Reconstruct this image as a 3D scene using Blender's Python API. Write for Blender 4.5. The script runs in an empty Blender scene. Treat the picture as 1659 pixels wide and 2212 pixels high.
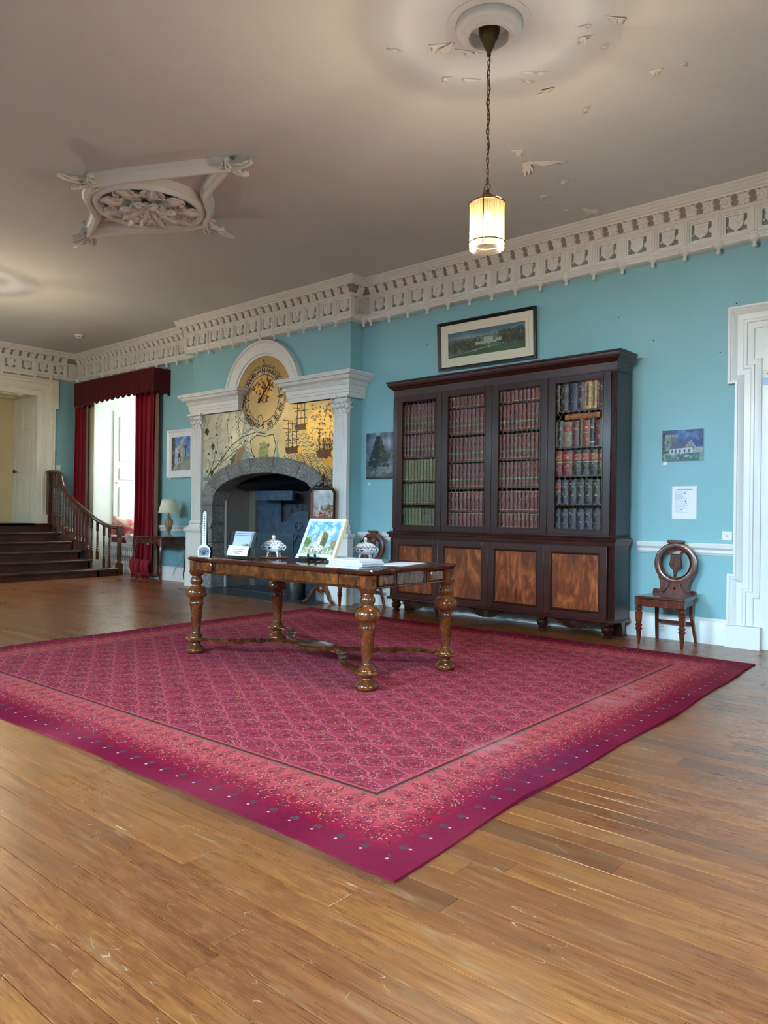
import bpy, bmesh, math, random
import numpy as np
from mathutils import Vector, Matrix
S=bpy.context.scene; COL=S.collection
random.seed(7); rng=np.random.default_rng(7)
PI=math.pi
XA,XR,YF,ZC=-13.38,2.6,-8.6,3.956          # left wall, right wall, front wall (behind camera), ceiling
BX0,BX1,BY=-9.506,-6.273,-.219             # chimney breast
# ------------------------------------------------------------------ camera
def look(yaw,pitch,roll):
    cy,sy=math.cos(yaw),math.sin(yaw); cp,sp=math.cos(pitch),math.sin(pitch)
    f=Vector((-sy*cp,cy*cp,sp)); r=Vector((cy,sy,0)); u=r.cross(f)
    cr,sr=math.cos(roll),math.sin(roll); r2=r*cr+u*sr; u2=u*cr-r*sr
    return Matrix((r2,u2,-f)).transposed().to_4x4()
cam=bpy.data.cameras.new('camera'); camo=bpy.data.objects.new('camera',cam); COL.objects.link(camo)
camo.matrix_world=Matrix.Translation((0,-6.893,1.118))@look(math.radians(40.511),math.radians(.086),math.radians(.668))
cam.sensor_fit='HORIZONTAL'; cam.sensor_width=36; cam.lens=35.054; cam.clip_start=.05; cam.clip_end=200
S.camera=camo
cy_=S.cycles; cy_.max_bounces=5; cy_.diffuse_bounces=4; cy_.glossy_bounces=3; cy_.transmission_bounces=4; cy_.transparent_max_bounces=8; cy_.caustics_reflective=False; cy_.caustics_refractive=False; cy_.sample_clamp_indirect=8; cy_.use_adaptive_sampling=True; cy_.adaptive_threshold=.15; cy_.adaptive_min_samples=16; cy_.use_light_tree=False
# ------------------------------------------------------------------ view / world / daylight
vs=S.view_settings; vs.view_transform='Standard'; vs.look='None'; vs.gamma=1; vs.exposure=.55; vs.use_curve_mapping=False
w=bpy.data.worlds.new('sky'); S.world=w; w.use_nodes=True
bg=w.node_tree.nodes['Background']; bg.inputs[0].default_value=(.62,.80,1,1); bg.inputs[1].default_value=1.0
def area(name,loc,rot,sx,sy,power,col):
    l=bpy.data.lights.new(name,'AREA'); l.shape='RECTANGLE'; l.size=sx; l.size_y=sy; l.energy=power; l.color=col
    o=bpy.data.objects.new(name,l); COL.objects.link(o); o.location=loc; o.rotation_euler=rot; return o
DAY=(.52,.80,1.0)
FRONT_WINDOWS=[-11.0,-7.4,-3.8,-.2]         # windows in the wall behind the camera
for i,x in enumerate(FRONT_WINDOWS):      # the sky beyond each window: light comes in slanting downwards
    area('daylight',(x,YF-1.7,4.0),(PI/2-.45,0,0),2.4,2.6,(860,1180,2250,3350)[i],DAY)
area('daylight',(XR+1.7,-4.6,4.0),(PI/2-.45,0,PI/2),2.4,2.6,650,DAY)
area('daylight_recess',(-11.97,2.0,2.9),(-(PI/2-.45),0,0),1.6,2.6,150,(.88,1,.97))
# ------------------------------------------------------------------ mesh helpers
class MB:
    def __init__(s): s.v=[]; s.f=[]; s.c=None
    def add(s,vs,fs):
        n=len(s.v); s.v+= [tuple(p) for p in vs]; s.f+=[tuple(i+n for i in f) for f in fs]; return s
    def box(s,x0,x1,y0,y1,z0,z1):
        return s.add([(x0,y0,z0),(x1,y0,z0),(x1,y1,z0),(x0,y1,z0),(x0,y0,z1),(x1,y0,z1),(x1,y1,z1),(x0,y1,z1)],
            [(0,3,2,1),(4,5,6,7),(0,1,5,4),(1,2,6,5),(2,3,7,6),(3,0,4,7)])
    def cbox(s,c,d):
        return s.box(c[0]-d[0]/2,c[0]+d[0]/2,c[1]-d[1]/2,c[1]+d[1]/2,c[2]-d[2]/2,c[2]+d[2]/2)
    def lathe(s,prof,c=(0,0,0),n=20,sx=1,sy=1,a0=0,cap=True):
        vs=[];fs=[];m=len(prof)
        for r,z in prof:
            for k in range(n):
                a=2*PI*k/n+a0; vs.append((c[0]+r*sx*math.cos(a),c[1]+r*sy*math.sin(a),c[2]+z))
        for j in range(m-1):
            for k in range(n):
                fs.append((j*n+k,j*n+(k+1)%n,(j+1)*n+(k+1)%n,(j+1)*n+k))
        if cap:
            if prof[0][0]>1e-5: fs.append(tuple(range(n))[::-1])
            if prof[-1][0]>1e-5: fs.append(tuple((m-1)*n+k for k in range(n)))
        return s.add(vs,fs)
    def tube(s,pts,r,n=8,closed=False,cap=True,flat=1.0):
        pts=[Vector(p) for p in pts]; m=len(pts); rs=r if isinstance(r,(list,tuple)) else [r]*m
        vs=[];fs=[];prev=None
        for i,p in enumerate(pts):
            if closed: t=(pts[(i+1)%m]-pts[i-1])
            else: t=pts[min(i+1,m-1)]-pts[max(i-1,0)]
            t.normalize()
            if prev is None:
                up=Vector((0,0,1)) if abs(t.z)<.9 else Vector((0,1,0)); a=t.cross(up).normalized()
            else: a=(prev-t*prev.dot(t)).normalized()
            prev=a; b=t.cross(a)
            for k in range(n):
                q=2*PI*(k+.5)/n; vs.append(p+a*rs[i]*math.cos(q)+b*rs[i]*flat*math.sin(q))
        for i in range(m if closed else m-1):
            for k in range(n):
                j=(i+1)%m; fs.append((i*n+k,i*n+(k+1)%n,j*n+(k+1)%n,j*n+k))
        if cap and not closed: fs+= [tuple(range(n))[::-1],tuple((m-1)*n+k for k in range(n))]
        return s.add(vs,fs)
    def sweep(s,path,N,prof,side=1,closed=False,cap=True):
        """profile (a,b): a = in-plane offset to one side of the path, b = along N; corners mitred"""
        N=Vector(N).normalized(); P=[Vector(p) for p in path]; m=len(P); vs=[];fs=[];k=len(prof)
        for i in range(m):
            d0=(P[i]-P[i-1]) if (i>0 or closed) else None
            d1=(P[(i+1)%m]-P[i]) if (i<m-1 or closed) else None
            n0=d0.normalized().cross(N)*side if d0 is not None else None
            n1=d1.normalized().cross(N)*side if d1 is not None else None
            if n0 is None: mv=n1
            elif n1 is None: mv=n0
            else:
                mv=(n0+n1); mv=mv/ max(mv.dot(n0),1e-4)
            for a,b in prof: vs.append(P[i]+mv*a+N*b)
        for i in range(m if closed else m-1):
            j=(i+1)%m
            for q in range(k-1): fs.append((i*k+q,j*k+q,j*k+q+1,i*k+q+1))
        if cap and not closed: fs+= [tuple(range(k))[::-1],tuple((m-1)*k+q for q in range(k))]
        return s.add(vs,fs)
    def prism(s,poly,t0,t1,axis='y',o=(0,0,0)):
        """extrude a 2D polygon (u,v): axis y -> (x,z), x -> (y,z), z -> (x,y)"""
        def P(u,v,t):
            q={'y':(u,t,v),'x':(t,u,v),'z':(u,v,t)}[axis]; return (q[0]+o[0],q[1]+o[1],q[2]+o[2])
        n=len(poly)
        return s.add([P(u,v,t0) for u,v in poly]+[P(u,v,t1) for u,v in poly],
            [tuple(range(n)),tuple(range(n,2*n))[::-1]]+[(i,i+n,(i+1)%n+n,(i+1)%n) for i in range(n)])
    def grid(s,fn,nu,nv):
        vs=[fn(i/nu,j/nv) for j in range(nv+1) for i in range(nu+1)]
        return s.add(vs,[(j*(nu+1)+i,j*(nu+1)+i+1,(j+1)*(nu+1)+i+1,(j+1)*(nu+1)+i) for j in range(nv) for i in range(nu)])
    def xf(s,M,start=0):
        s.v[start:]=[tuple(M@Vector(p)) for p in s.v[start:]]; return s
    def mesh(s,name,mat=None,smooth=True,angle=35,fix=True):
        me=bpy.data.meshes.new(name); me.from_pydata(s.v,[],s.f)
        if fix:
            bm=bmesh.new(); bm.from_mesh(me); bmesh.ops.recalc_face_normals(bm,faces=bm.faces); bm.to_mesh(me); bm.free()
        if mat: me.materials.append(mat)
        if smooth:
            me.shade_smooth(); me.set_sharp_from_angle(angle=math.radians(angle))
        return me
    def build(s,name,mat,parent=None,loc=(0,0,0),rot=(0,0,0),bevel=0,**k):
        o=link(s.mesh(name,mat,**k),name,parent,loc,rot)
        if bevel:
            b=o.modifiers.new('bevel','BEVEL'); b.width=bevel; b.segments=2; b.limit_method='ANGLE'; b.angle_limit=math.radians(40)
        return o
def link(me,name,parent=None,loc=(0,0,0),rot=(0,0,0),scale=None):
    o=bpy.data.objects.new(name,me); COL.objects.link(o); o.parent=parent; o.location=loc; o.rotation_euler=rot
    if scale: o.scale=scale
    return o
def tag(o,label=None,cat=None,group=None,kind=None):
    if label: o['label']=label
    if cat: o['category']=cat
    if group: o['group']=group
    if kind: o['kind']=kind
    return o
def thing(name,label,cat,loc=(0,0,0),rotz=0,group=None):
    o=bpy.data.objects.new(name,None); COL.objects.link(o); o.location=loc; o.rotation_euler=(0,0,rotz); o.empty_display_size=.1
    return tag(o,label,cat,group)
def copy_tree(o,parent=None):
    c=o.copy(); COL.objects.link(c); c.parent=parent
    for ch in list(o.children): copy_tree(ch,c)
    return c
ORD=['first','second','third','fourth','fifth','sixth','seventh','eighth','ninth','tenth','eleventh','twelfth','thirteenth','fourteenth','fifteenth']
# ------------------------------------------------------------------ material helpers
def lin(c): return tuple((x/255/12.92 if x/255<=.04045 else ((x/255+.055)/1.055)**2.4) for x in c)
class NT:
    def __init__(s,name):
        s.m=bpy.data.materials.new(name); s.m.use_nodes=True; s.t=s.m.node_tree; s.b=s.t.nodes['Principled BSDF']; s.out=s.t.nodes['Material Output']
    def n(s,typ,**p):
        x=s.t.nodes.new('ShaderNode'+typ)
        for k,v in p.items(): setattr(x,k,v)
        return x
    def l(s,a,b): s.t.links.new(a,b)
    def inp(s,sock,v):
        if isinstance(v,X): s.l(v.s,sock)
        elif hasattr(v,'is_output'): s.l(v,sock)
        else:
            try: sock.default_value=v
            except Exception: sock.default_value=(*v,1)
    def math(s,op,*a,clamp=False):
        x=s.n('Math',operation=op,use_clamp=clamp)
        for i,v in enumerate(a): s.inp(x.inputs[i],v)
        return X(s,x.outputs[0])
    def mix(s,f,a,b,mode='MIX'):
        x=s.n('Mix',data_type='RGBA',blend_type=mode)
        s.inp(x.inputs[0],f); s.inp(x.inputs[6],a if not isinstance(a,tuple) or len(a)==4 else (*a,1)); s.inp(x.inputs[7],b if not isinstance(b,tuple) or len(b)==4 else (*b,1))
        return x.outputs[2]
    def ramp(s,f,stops,interp='LINEAR'):
        x=s.n('ValToRGB'); s.inp(x.inputs[0],f); e=x.color_ramp.elements; x.color_ramp.interpolation=interp
        while len(e)<len(stops): e.new(.5)
        for k,(p,c) in enumerate(stops): e[k].position=p; e[k].color=(*c,1) if len(c)==3 else c
        return x.outputs[0]
    def coord(s,kind='Object',scale=None,loc=None,rot=None):
        if kind=='World': v=s.n('NewGeometry').outputs['Position']
        else: v=s.n('TexCoord').outputs[kind]
        if scale or loc or rot:
            m=s.n('Mapping'); s.l(v,m.inputs[0])
            if scale: m.inputs['Scale'].default_value=scale
            if loc: m.inputs['Location'].default_value=loc
            if rot: m.inputs['Rotation'].default_value=rot
            v=m.outputs[0]
        return v
    def noise(s,v,scale,detail=3,rough=.55,dist=0):
        x=s.n('TexNoise'); s.l(v,x.inputs['Vector']); x.inputs['Scale'].default_value=scale; x.inputs['Detail'].default_value=detail
        x.inputs['Roughness'].default_value=rough; x.inputs['Distortion'].default_value=dist
        return X(s,x.outputs[0])
    def bump(s,h,strength=.2,dist=.01):
        x=s.n('Bump'); s.inp(x.inputs['Height'],h); x.inputs['Strength'].default_value=strength; x.inputs['Distance'].default_value=dist
        s.l(x.outputs[0],s.b.inputs['Normal'])
    def set(s,**k):
        nm=dict(col='Base Color',rough='Roughness',metal='Metallic',spec='Specular IOR Level',coat='Coat Weight',coatr='Coat Roughness',sheen='Sheen Weight',
                sheenr='Sheen Roughness',alpha='Alpha',trans='Transmission Weight',emc='Emission Color',ems='Emission Strength')
        for a,v in k.items():
            if isinstance(v,tuple) and len(v)==3: v=(*v,1)
            s.inp(s.b.inputs[nm[a]],v)
        return s
class X:
    def __init__(s,nt,sock): s.nt=nt; s.s=sock
    def o(s,op,b=None,c=None):
        a=[s]+([b] if b is not None else [])+([c] if c is not None else []); return s.nt.math(op,*a)
    def __add__(s,b): return s.o('ADD',b)
    __radd__=__add__
    def __sub__(s,b): return s.o('SUBTRACT',b)
    def __rsub__(s,b): return s.nt.math('SUBTRACT',b,s)
    def __mul__(s,b): return s.o('MULTIPLY',b)
    __rmul__=__mul__
    def __truediv__(s,b): return s.o('DIVIDE',b)
    def lt(s,b): return s.o('LESS_THAN',b)
    def gt(s,b): return s.o('GREATER_THAN',b)
    def min(s,b): return s.o('MINIMUM',b)
    def max(s,b): return s.o('MAXIMUM',b)
    def abs(s): return s.o('ABSOLUTE')
    def fr(s): return s.o('FRACT')
    def fl(s): return s.o('FLOOR')
    def sin(s): return s.o('SINE')
    def sq(s): return s*s
    def sqrt(s): return s.o('SQRT')
    def ss(s,a,b):
        x=s.nt.n('MapRange',interpolation_type='SMOOTHSTEP'); s.nt.l(s.s,x.inputs[0]); x.inputs[1].default_value=a; x.inputs[2].default_value=b
        return X(s.nt,x.outputs[0])
def plain(name,rgb,rough=.5,metal=0,var=.06,scale=6,bump=0,bs=60,**k):
    t=NT(name); c=lin(rgb)
    v=t.noise(t.coord('World'),scale,4)
    lo=tuple(x*(1-var) for x in c); hi=tuple(min(1,x*(1+var)) for x in c)
    t.set(col=t.ramp(v,[(.3,lo),(.7,hi)]),rough=rough,metal=metal,**k)
    if bump>.06: t.bump(t.noise(t.coord('World'),bs,3),bump,.004)
    return t.m
def wood(name,dark,mid,light,scale=(1,1,1),rough=.3,coat=.3,flame=0,world=True,coatr=.15,bump=.05,ringscale=3):
    t=NT(name); v=t.coord('World' if world else 'Object',scale=scale)
    n1=t.noise(v,ringscale,5,.6,flame); n2=t.noise(t.coord('World' if world else 'Object',scale=tuple(x*9 for x in scale)),ringscale,3,.6)
    f=n1*.75+n2*.25
    t.set(col=t.ramp(f,[(.3,lin(dark)),(.5,lin(mid)),(.68,lin(light))]),rough=rough,coat=coat,coatr=coatr)
    return t.m
M={}
M['wall']=plain('wall_paint_teal',(139,187,194),.62,var=.035,scale=1.6,bump=.05,bs=40)
M['ceiling']=plain('ceiling_paint',(208,210,208),.8,var=.03,scale=1.2,bump=.05,bs=25)
M['flake']=plain('loose_paint',(222,219,212),.8,var=.05,scale=9)
M['plaster']=plain('white_plaster_paint',(228,228,224),.5,var=.03,scale=5,bump=.05,bs=80)
M['gloss_white']=plain('white_gloss_paint',(232,233,230),.32,var=.02,scale=3)
M['cream']=plain('cream_paint',(226,219,196),.5,var=.03,scale=2)
M['passage']=plain('passage_cream_paint',(216,197,152),.6,var=.03,scale=2)
M['cove']=plain('cove_shade_grey',(150,140,128),.6,var=.06,scale=12)  # recess shade between the rosettes put into the colour; lamp flex shares this grey
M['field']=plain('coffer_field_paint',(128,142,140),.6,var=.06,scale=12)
M['mahog']=wood('dark_mahogany',(34,13,10),(45,18,13),(57,24,17),(4,4,.8),.3,.12,.3,bump=0)
M['mahog_x']=wood('dark_mahogany_horizontal',(40,16,13),(54,23,18),(68,30,22),(.8,4,4),.3,.12,.3,bump=0)
M['mahog_panel']=wood('flame_mahogany',(56,22,12),(114,54,25),(176,98,46),(2.6,2,.6),.28,.4,3.2,ringscale=2.4)
M['interior']=plain('dark_cabinet_interior',(30,16,13),.6,var=.2)
M['walnut']=wood('burr_walnut',(50,23,10),(92,47,19),(146,84,34),(4,4,2.2),.18,.5,1.2,world=False)
M['walnut_dark']=wood('dark_walnut',(34,15,8),(70,33,15),(104,56,24),(5,5,1.2),.2,.5,1,world=False)
M['walnut_top']=wood('polished_table_top',(38,19,11),(66,34,18),(92,52,27),(.9,5,5),.14,.6,.8,world=False,bump=.02)
M['chairwood']=wood('hall_chair_mahogany',(44,18,12),(88,38,22),(128,64,34),(4,4,1.2),.24,.5,1,world=False)
M['stair']=wood('dark_oak_stair',(38,19,14),(64,36,28),(92,56,44),(3,.7,3),.3,.3,.6)
M['rail']=wood('oak_handrail',(44,23,16),(76,43,29),(112,68,46),(4,4,4),.28,.4,.5)
M['black_metal']=plain('blackened_iron',(22,22,24),.45,.6,var=.15)
M['steel']=plain('brushed_steel',(120,122,126),.35,1,var=.1)
M['brass']=plain('antique_brass',(96,76,44),.38,1,var=.15)
M['slate']=plain('hearth_slate',(44,48,54),.32,var=.2,scale=5,bump=.08,bs=18)
M['white_china']=plain('white_porcelain',(232,236,242),.12,var=.02)
M['paper']=plain('white_paper',(214,218,228),.6,var=.01)
M['wire']=plain('lattice_wire',(112,102,82),.5,.3,var=.1)
M['linen']=plain('pleated_lampshade_linen',(226,226,206),.8,var=.04,scale=12)
M['urnwood']=wood('turned_lamp_base',(120,92,66),(160,130,98),(196,170,138),(6,6,3),.45,.1,1)
M['black']=plain('black_plastic',(18,18,20),.35,var=.1)
M['switch']=plain('white_plastic',(232,232,226),.35,var=.01)
def attr_mat(name,rough=.5,coat=0,metal=None,bump=0):
    t=NT(name); a=t.n('Attribute',attribute_name='Col'); t.set(col=a.outputs[0],rough=rough,coat=coat)
    if metal: t.set(metal=metal)
    if bump: t.bump(t.noise(t.coord('World'),90,3),bump,.003)
    return t.m
M['paint']=attr_mat('painted_canvas',.45,.1,bump=.15)
M['print']=attr_mat('printed_paper',.6)
M['china_paint']=attr_mat('painted_porcelain',.12)
# ================================================================== STRUCTURE
def struct(name,mb,mat,**k): return tag(mb.build(name,mat,**k),kind='structure')
# ---- floor: boards run along x
def floor_mat():
    t=NT('worn_oak_boards'); oi=t.n('ObjectInfo').outputs['Random']; at=t.n('Attribute',attribute_name='rnd').outputs['Fac']
    rnd=(X(t,oi)+X(t,at)).fr()
    P=t.coord('World'); ad=t.n('VectorMath',operation='ADD'); t.l(P,ad.inputs[0])
    cb=t.n('CombineXYZ'); t.l((rnd*37.0).s,cb.inputs[0]); t.l((rnd*91.0).s,cb.inputs[2]); t.l(cb.outputs[0],ad.inputs[1]); V=ad.outputs[0]
    def mp(sc,rot=0,src=V):
        m=t.n('Mapping'); t.l(src,m.inputs[0]); m.inputs['Scale'].default_value=sc; m.inputs['Rotation'].default_value=(0,0,rot); return m.outputs[0]
    g=t.noise(mp((2.2,26,1)),1.6,5,.62,.35); g2=t.noise(mp((9,150,1)),1.4,3,.6)
    f=g*.6+g2*.4
    c1=t.ramp(f,[(.26,lin((74,38,19))),(.44,lin((110,60,31))),(.56,lin((128,74,39))),(.74,lin((158,100,57)))])
    c2=t.ramp(f,[(.26,lin((86,46,22))),(.45,lin((124,71,33))),(.58,lin((146,88,43))),(.76,lin((178,118,63)))])
    col=t.mix(rnd.ss(.15,.85),c1,c2)
    col=t.mix((rnd*7.3).fr().ss(.78,.9)*.55,col,lin((74,44,30)))
    # large dull, greyed wear
    wear=t.noise(P,.75,4,.6,.4); wn=t.noise(mp((1,5,1),0,P),3.2,4,.65)
    col=t.mix((wear*.6+wn*.4).ss(.45,.72)*.38,col,lin((126,96,70)))
    col=t.mix(wn.ss(.56,.8)*.45,col,lin((168,126,86)))
    # scratches at several angles
    scr=None; brk=t.noise(P,7,2,.6)
    for k,(a,sc) in enumerate(((.35,(.35,2.4,1)),(1.5,(.4,2.6,1)),(-.75,(.3,2.8,1)))):
        n_=t.noise(mp(sc,a,P),2.6+1.7*k,1,.4); s=(1-(n_-.5).abs().ss(.0003,.0016))*(brk*(2.6+k*.9)).fr().ss(.62,.82)
        scr=s if scr is None else scr.max(s)
    col=t.mix(scr*.42,col,lin((214,186,150)))
    rough=(g2*.14+wear.ss(.3,.7)*.07+.19)+scr*.2
    t.set(col=col,rough=rough,spec=.55); t.bump(f*.6+scr*(-.6),.12,.004)
    return t.m
M['floor']=floor_mat()
M['joint']=plain('floor_joint_dark',(34,22,16),.7)
floor=struct('floor',MB().box(XA-1.1,XR+.05,YF-.05,.5,-.06,-.007),M['joint'],smooth=False)
ub=MB(); b=.5
ub.add([(-.5,-.5,-1),(.5,-.5,-1),(.5,.5,-1),(-.5,.5,-1),(-.5,-.5,-.12),(.5,-.5,-.12),(.5,.5,-.12),(-.5,.5,-.12),(-.499,-.48,0),(.499,-.48,0),(.499,.48,0),(-.499,.48,0)],
  [(0,1,5,4),(1,2,6,5),(2,3,7,6),(3,0,4,7),(4,5,9,8),(5,6,10,9),(6,7,11,10),(7,4,8,11),(8,9,10,11)])
plank_me=ub.mesh('plank',M['floor'],smooth=False)
far_v=[];far_f=[];far_r=[]
cz=Vector((0,-6.893)); fw2=Vector((-math.sin(math.radians(40.5)),math.cos(math.radians(40.5))))
y=YF; rr=random.Random(3); n_near=0
while y<.5:
    wd=rr.choice([.085,.095,.1,.105,.11,.125]); x=XA-1.1+ -rr.random()*1.5
    while x<XR:
        L=rr.uniform(1.3,3.0); x0,x1=max(x,XA-1.1),min(x+L,XR); x+=L
        if x1-x0<.15: continue
        c=Vector(((x0+x1)/2,y+wd/2)); pts=[Vector((px,c.y)) for px in np.linspace(x0,x1,9)]
        near=False
        for q in pts:
            d=q-cz; dep=d.dot(fw2); lat=abs(d.dot(Vector((fw2.y,-fw2.x))))
            if 1.3<dep<4.7 and lat<dep*.58 and not(-6.2<q.x<-1.55 and -5.1<q.y<-.9): near=True
        gap=.0016
        if near and n_near<295 and y+wd<0:
            o=link(plank_me,'plank',floor,((x0+x1)/2,y+wd/2,0),(0,0,0),(x1-x0-gap,wd-gap,.007)); n_near+=1
        elif y+wd<=.47 or True:
            n=len(far_v); a0,a1,b0,b1=x0+gap/2,x1-gap/2,y+gap/2,min(y+wd,.5)-gap/2
            far_v+=[(a0,b0,-.007),(a1,b0,-.007),(a1,b1,-.007),(a0,b1,-.007),(a0,b0,0),(a1,b0,0),(a1,b1,0),(a0,b1,0)]
            for f in [(4,5,6,7),(0,1,5,4),(1,2,6,5),(2,3,7,6),(3,0,4,7)]: far_f.append(tuple(i+n for i in f)); far_r.append(rr.random() if f==(4,5,6,7) else far_r[-1] if far_r else 0)
    y+=wd
me=bpy.data.meshes.new('far_planks'); me.from_pydata(far_v,[],far_f); me.materials.append(M['floor'])
at=me.attributes.new('rnd','FLOAT','FACE'); at.data.foreach_set('value',far_r)
tag(link(me,'far_planks',floor),kind='stuff')
# ---- walls
RX0,RX1,RZ=-12.80,-11.15,3.15       # window recess
DX0,DX1,DZ=-1.70,-.55,2.74          # right-hand door opening
T=.3
wb=MB()
for x0,x1,z0,z1 in [(XA-.3,RX0-.05,0,ZC),(RX0-.05,RX1+.05,RZ+.05,ZC),(RX1+.05,BX0+.2,0,ZC),(BX0+.2,BX1-.2,2.2,ZC),(BX1-.2,DX0-.12,0,ZC),(DX0-.12,DX1+.12,DZ+.1,ZC),(DX1+.12,XR+.3,0,ZC)]:
    wb.box(x0,x1,0,T,z0,z1)
struct('wall_back',wb,M['wall'],smooth=False)
br=MB(); br.box(BX0,-9.0,BY,.02,0,2.0); br.box(-6.75,BX1,BY,.02,0,2.0); br.box(BX0,BX1,BY,.02,2.0,ZC)
struct('wall_chimney_breast',br,M['wall'],smooth=False)
AY0,AY1,AZ=-3.0,-.78,3.16; LZ=.865   # opening in the left wall, above the stairs
wl=MB()
for y0,y1,z0,z1 in [(AY1,.02,0,ZC),(AY0,AY1,AZ,ZC),(YF,AY0,0,ZC)]: wl.box(XA-T,XA,y0,y1,z0,z1)
struct('wall_left',wl,M['wall'],smooth=False)
wf=MB(); e=[XA-.3]
for x in FRONT_WINDOWS: e+= [x-.7,x+.7]
e.append(XR+.3)
for i in range(0,len(e),2): wf.box(e[i],e[i+1],YF-.3,YF,0,ZC)
for x in FRONT_WINDOWS: wf.box(x-.7,x+.7,YF-.3,YF,0,.7); wf.box(x-.7,x+.7,YF-.3,YF,3.1,ZC)
struct('wall_front',wf,M['wall'],smooth=False)
wr=MB(); 
for y0,y1,z0,z1 in [(YF,-5.4,0,ZC),(-5.4,-3.8,0,.7),(-5.4,-3.8,3.1,ZC),(-3.8,0,0,ZC)]: wr.box(XR,XR+.3,y0,y1,z0,z1)
struct('wall_right',wr,M['wall'],smooth=False)
for n,(x,yy,rz) in enumerate([(x,YF-.12,0) for x in FRONT_WINDOWS]+[(XR+.12,-4.6,PI/2)]):
    m=MB(); hw=.7 if n<4 else .8
    for a,b_,c,d in [(-hw,-hw+.06,.7,3.1),(hw-.06,hw,.7,3.1),(-hw,hw,.7,.78),(-hw,hw,3.02,3.1),(-hw,hw,1.87,1.93),(-.02,.02,.7,3.1)]: m.box(a,b_,-.03,.03,c,d)
    o=m.build('window_%d'%(n+2),M['gloss_white'],loc=(x,yy,0),rot=(0,0,rz),smooth=False); tag(o,kind='structure')
# ---- ceiling
cm=MB().box(XA-1.2,XR+.3,YF-.3,T,ZC,ZC+.2)
ceiling=struct('ceiling',cm,M['ceiling'],smooth=False)
# loose paint: curled flakes hanging from the ceiling
def flake(x,y,L,Wd,ang,curl,seed):
    r=random.Random(seed); k=6; off=[r.uniform(-.2,.2) for _ in range(2*k+2)]; tp=r.uniform(.1,.75); sk=r.uniform(-.35,.35); jg=[r.uniform(.45,1.1) for _ in range(k+1)]
    def fn(u,v):
        a=(u-.5)*L*(1+off[int(v*k)]*1.6)*(1-tp*v)+sk*L*v; bb=v*Wd*(1+off[k+1+int(u*k)]*.6 if int(u*k)+k+1<len(off) else 1)
        v=v*jg[int(round(u*k))]; th=curl*v; h=-Wd*(1-math.cos(th))/max(curl,.01)*.9-.004*v; d=Wd*math.sin(th)/max(curl,.01)
        d+= .02*math.sin(9*u+seed)*v
        X_=a*math.cos(ang)-d*math.sin(ang); Y_=a*math.sin(ang)+d*math.cos(ang)
        return (x+X_,y+Y_,ZC-.003+h)
    m=MB().grid(fn,k,k); o=m.build('paint_flake',M['flake'],ceiling,angle=60,fix=False)
    s=o.modifiers.new('thickness','SOLIDIFY'); s.thickness=.002
for i,(x,y,L,Wd,a,c) in enumerate([(-2.69,-3.26,.16,.07,.6,1.5),(-2.66,-3.19,.12,.10,2.4,1.1),(-2.60,-3.10,.17,.04,.9,1.2),(-2.75,-2.84,.15,.04,.8,.9),(-2.41,-2.40,.11,.10,2.6,.8),(-2.32,-2.03,.12,.05,2.2,1.3),
    (-3.01,-1.83,.10,.12,.5,1.3),(-3.05,-1.60,.12,.17,.3,1.8),(-2.90,-1.50,.30,.09,.75,.8),(-2.95,-1.12,.11,.09,1.0,1.4),(-2.93,-1.05,.12,.06,2.9,1.2),(-3.24,-.95,.10,.05,.4,1.2),(-3.06,-.42,.16,.12,.6,1.6),(-3.10,-.46,.06,.15,.2,1.9),
    (-1.79,-2.19,.10,.08,.3,.6),(-1.99,-2.78,.09,.05,.4,1.2),(-1.96,-2.88,.11,.03,.3,.9),(-1.78,-2.83,.13,.05,.8,.8),(-1.92,-2.62,.06,.04,2.0,1.2),(-1.64,-2.15,.05,.04,.2,1),(-2.42,-2.68,.12,.05,.7,.5),(-2.36,-2.62,.1,.04,.5,.5),
    (-2.48,-2.60,.09,.04,.9,.5),(-3.23,-.56,.08,.05,.5,1.2),(-3.50,-.48,.04,.03,.5,1.2),(-1.83,-1.51,.06,.03,2,1),(-3.30,-.80,.10,.03,.2,1),(-2.86,-2.96,.08,.03,.5,.9),(-2.95,-3.42,.1,.03,.9,1)]):
    flake(x,y,L*.85,Wd*.75,a,c*.6,i)
# ---- cornice: mouldings swept round the room, coffers, shields, pendants and rosettes as pieces
PATH=[(XA,-8.6,0),(XA,0,0),(BX0,0,0),(BX0,BY,0),(BX1,BY,0),(BX1,0,0),(XR,0,0)]
def sw(name,prof,mat,parent=None,**k): 
    o=MB().sweep(PATH,(0,0,1),prof,1).build(name,mat,parent,angle=28,**k); return o
cornice=sw('trim_1',[(0,ZC),(.215,ZC),(.215,3.936),(.198,3.928),(.2,3.912),(.182,3.902),(.184,3.886),(.165,3.874),(.16,3.862),(0,3.862)],M['plaster'])
tag(cornice,kind='structure')
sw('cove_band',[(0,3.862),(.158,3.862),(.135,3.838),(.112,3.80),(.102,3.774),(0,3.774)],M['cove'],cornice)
sw('frieze_fillet',[(0,3.776),(.116,3.776),(.118,3.766),(.108,3.758),(.108,3.748),(0,3.748)],M['plaster'],cornice)
sw('lower_moulding',[(0,3.532),(.098,3.532),(.106,3.522),(.096,3.512),(.1,3.5),(.088,3.488),(.09,3.476),(.066,3.466),(0,3.462)],M['plaster'],cornice)
sw('frieze_back',[(0,3.75),(.05,3.75),(.05,3.53),(0,3.53)],M['plaster'],cornice)
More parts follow.
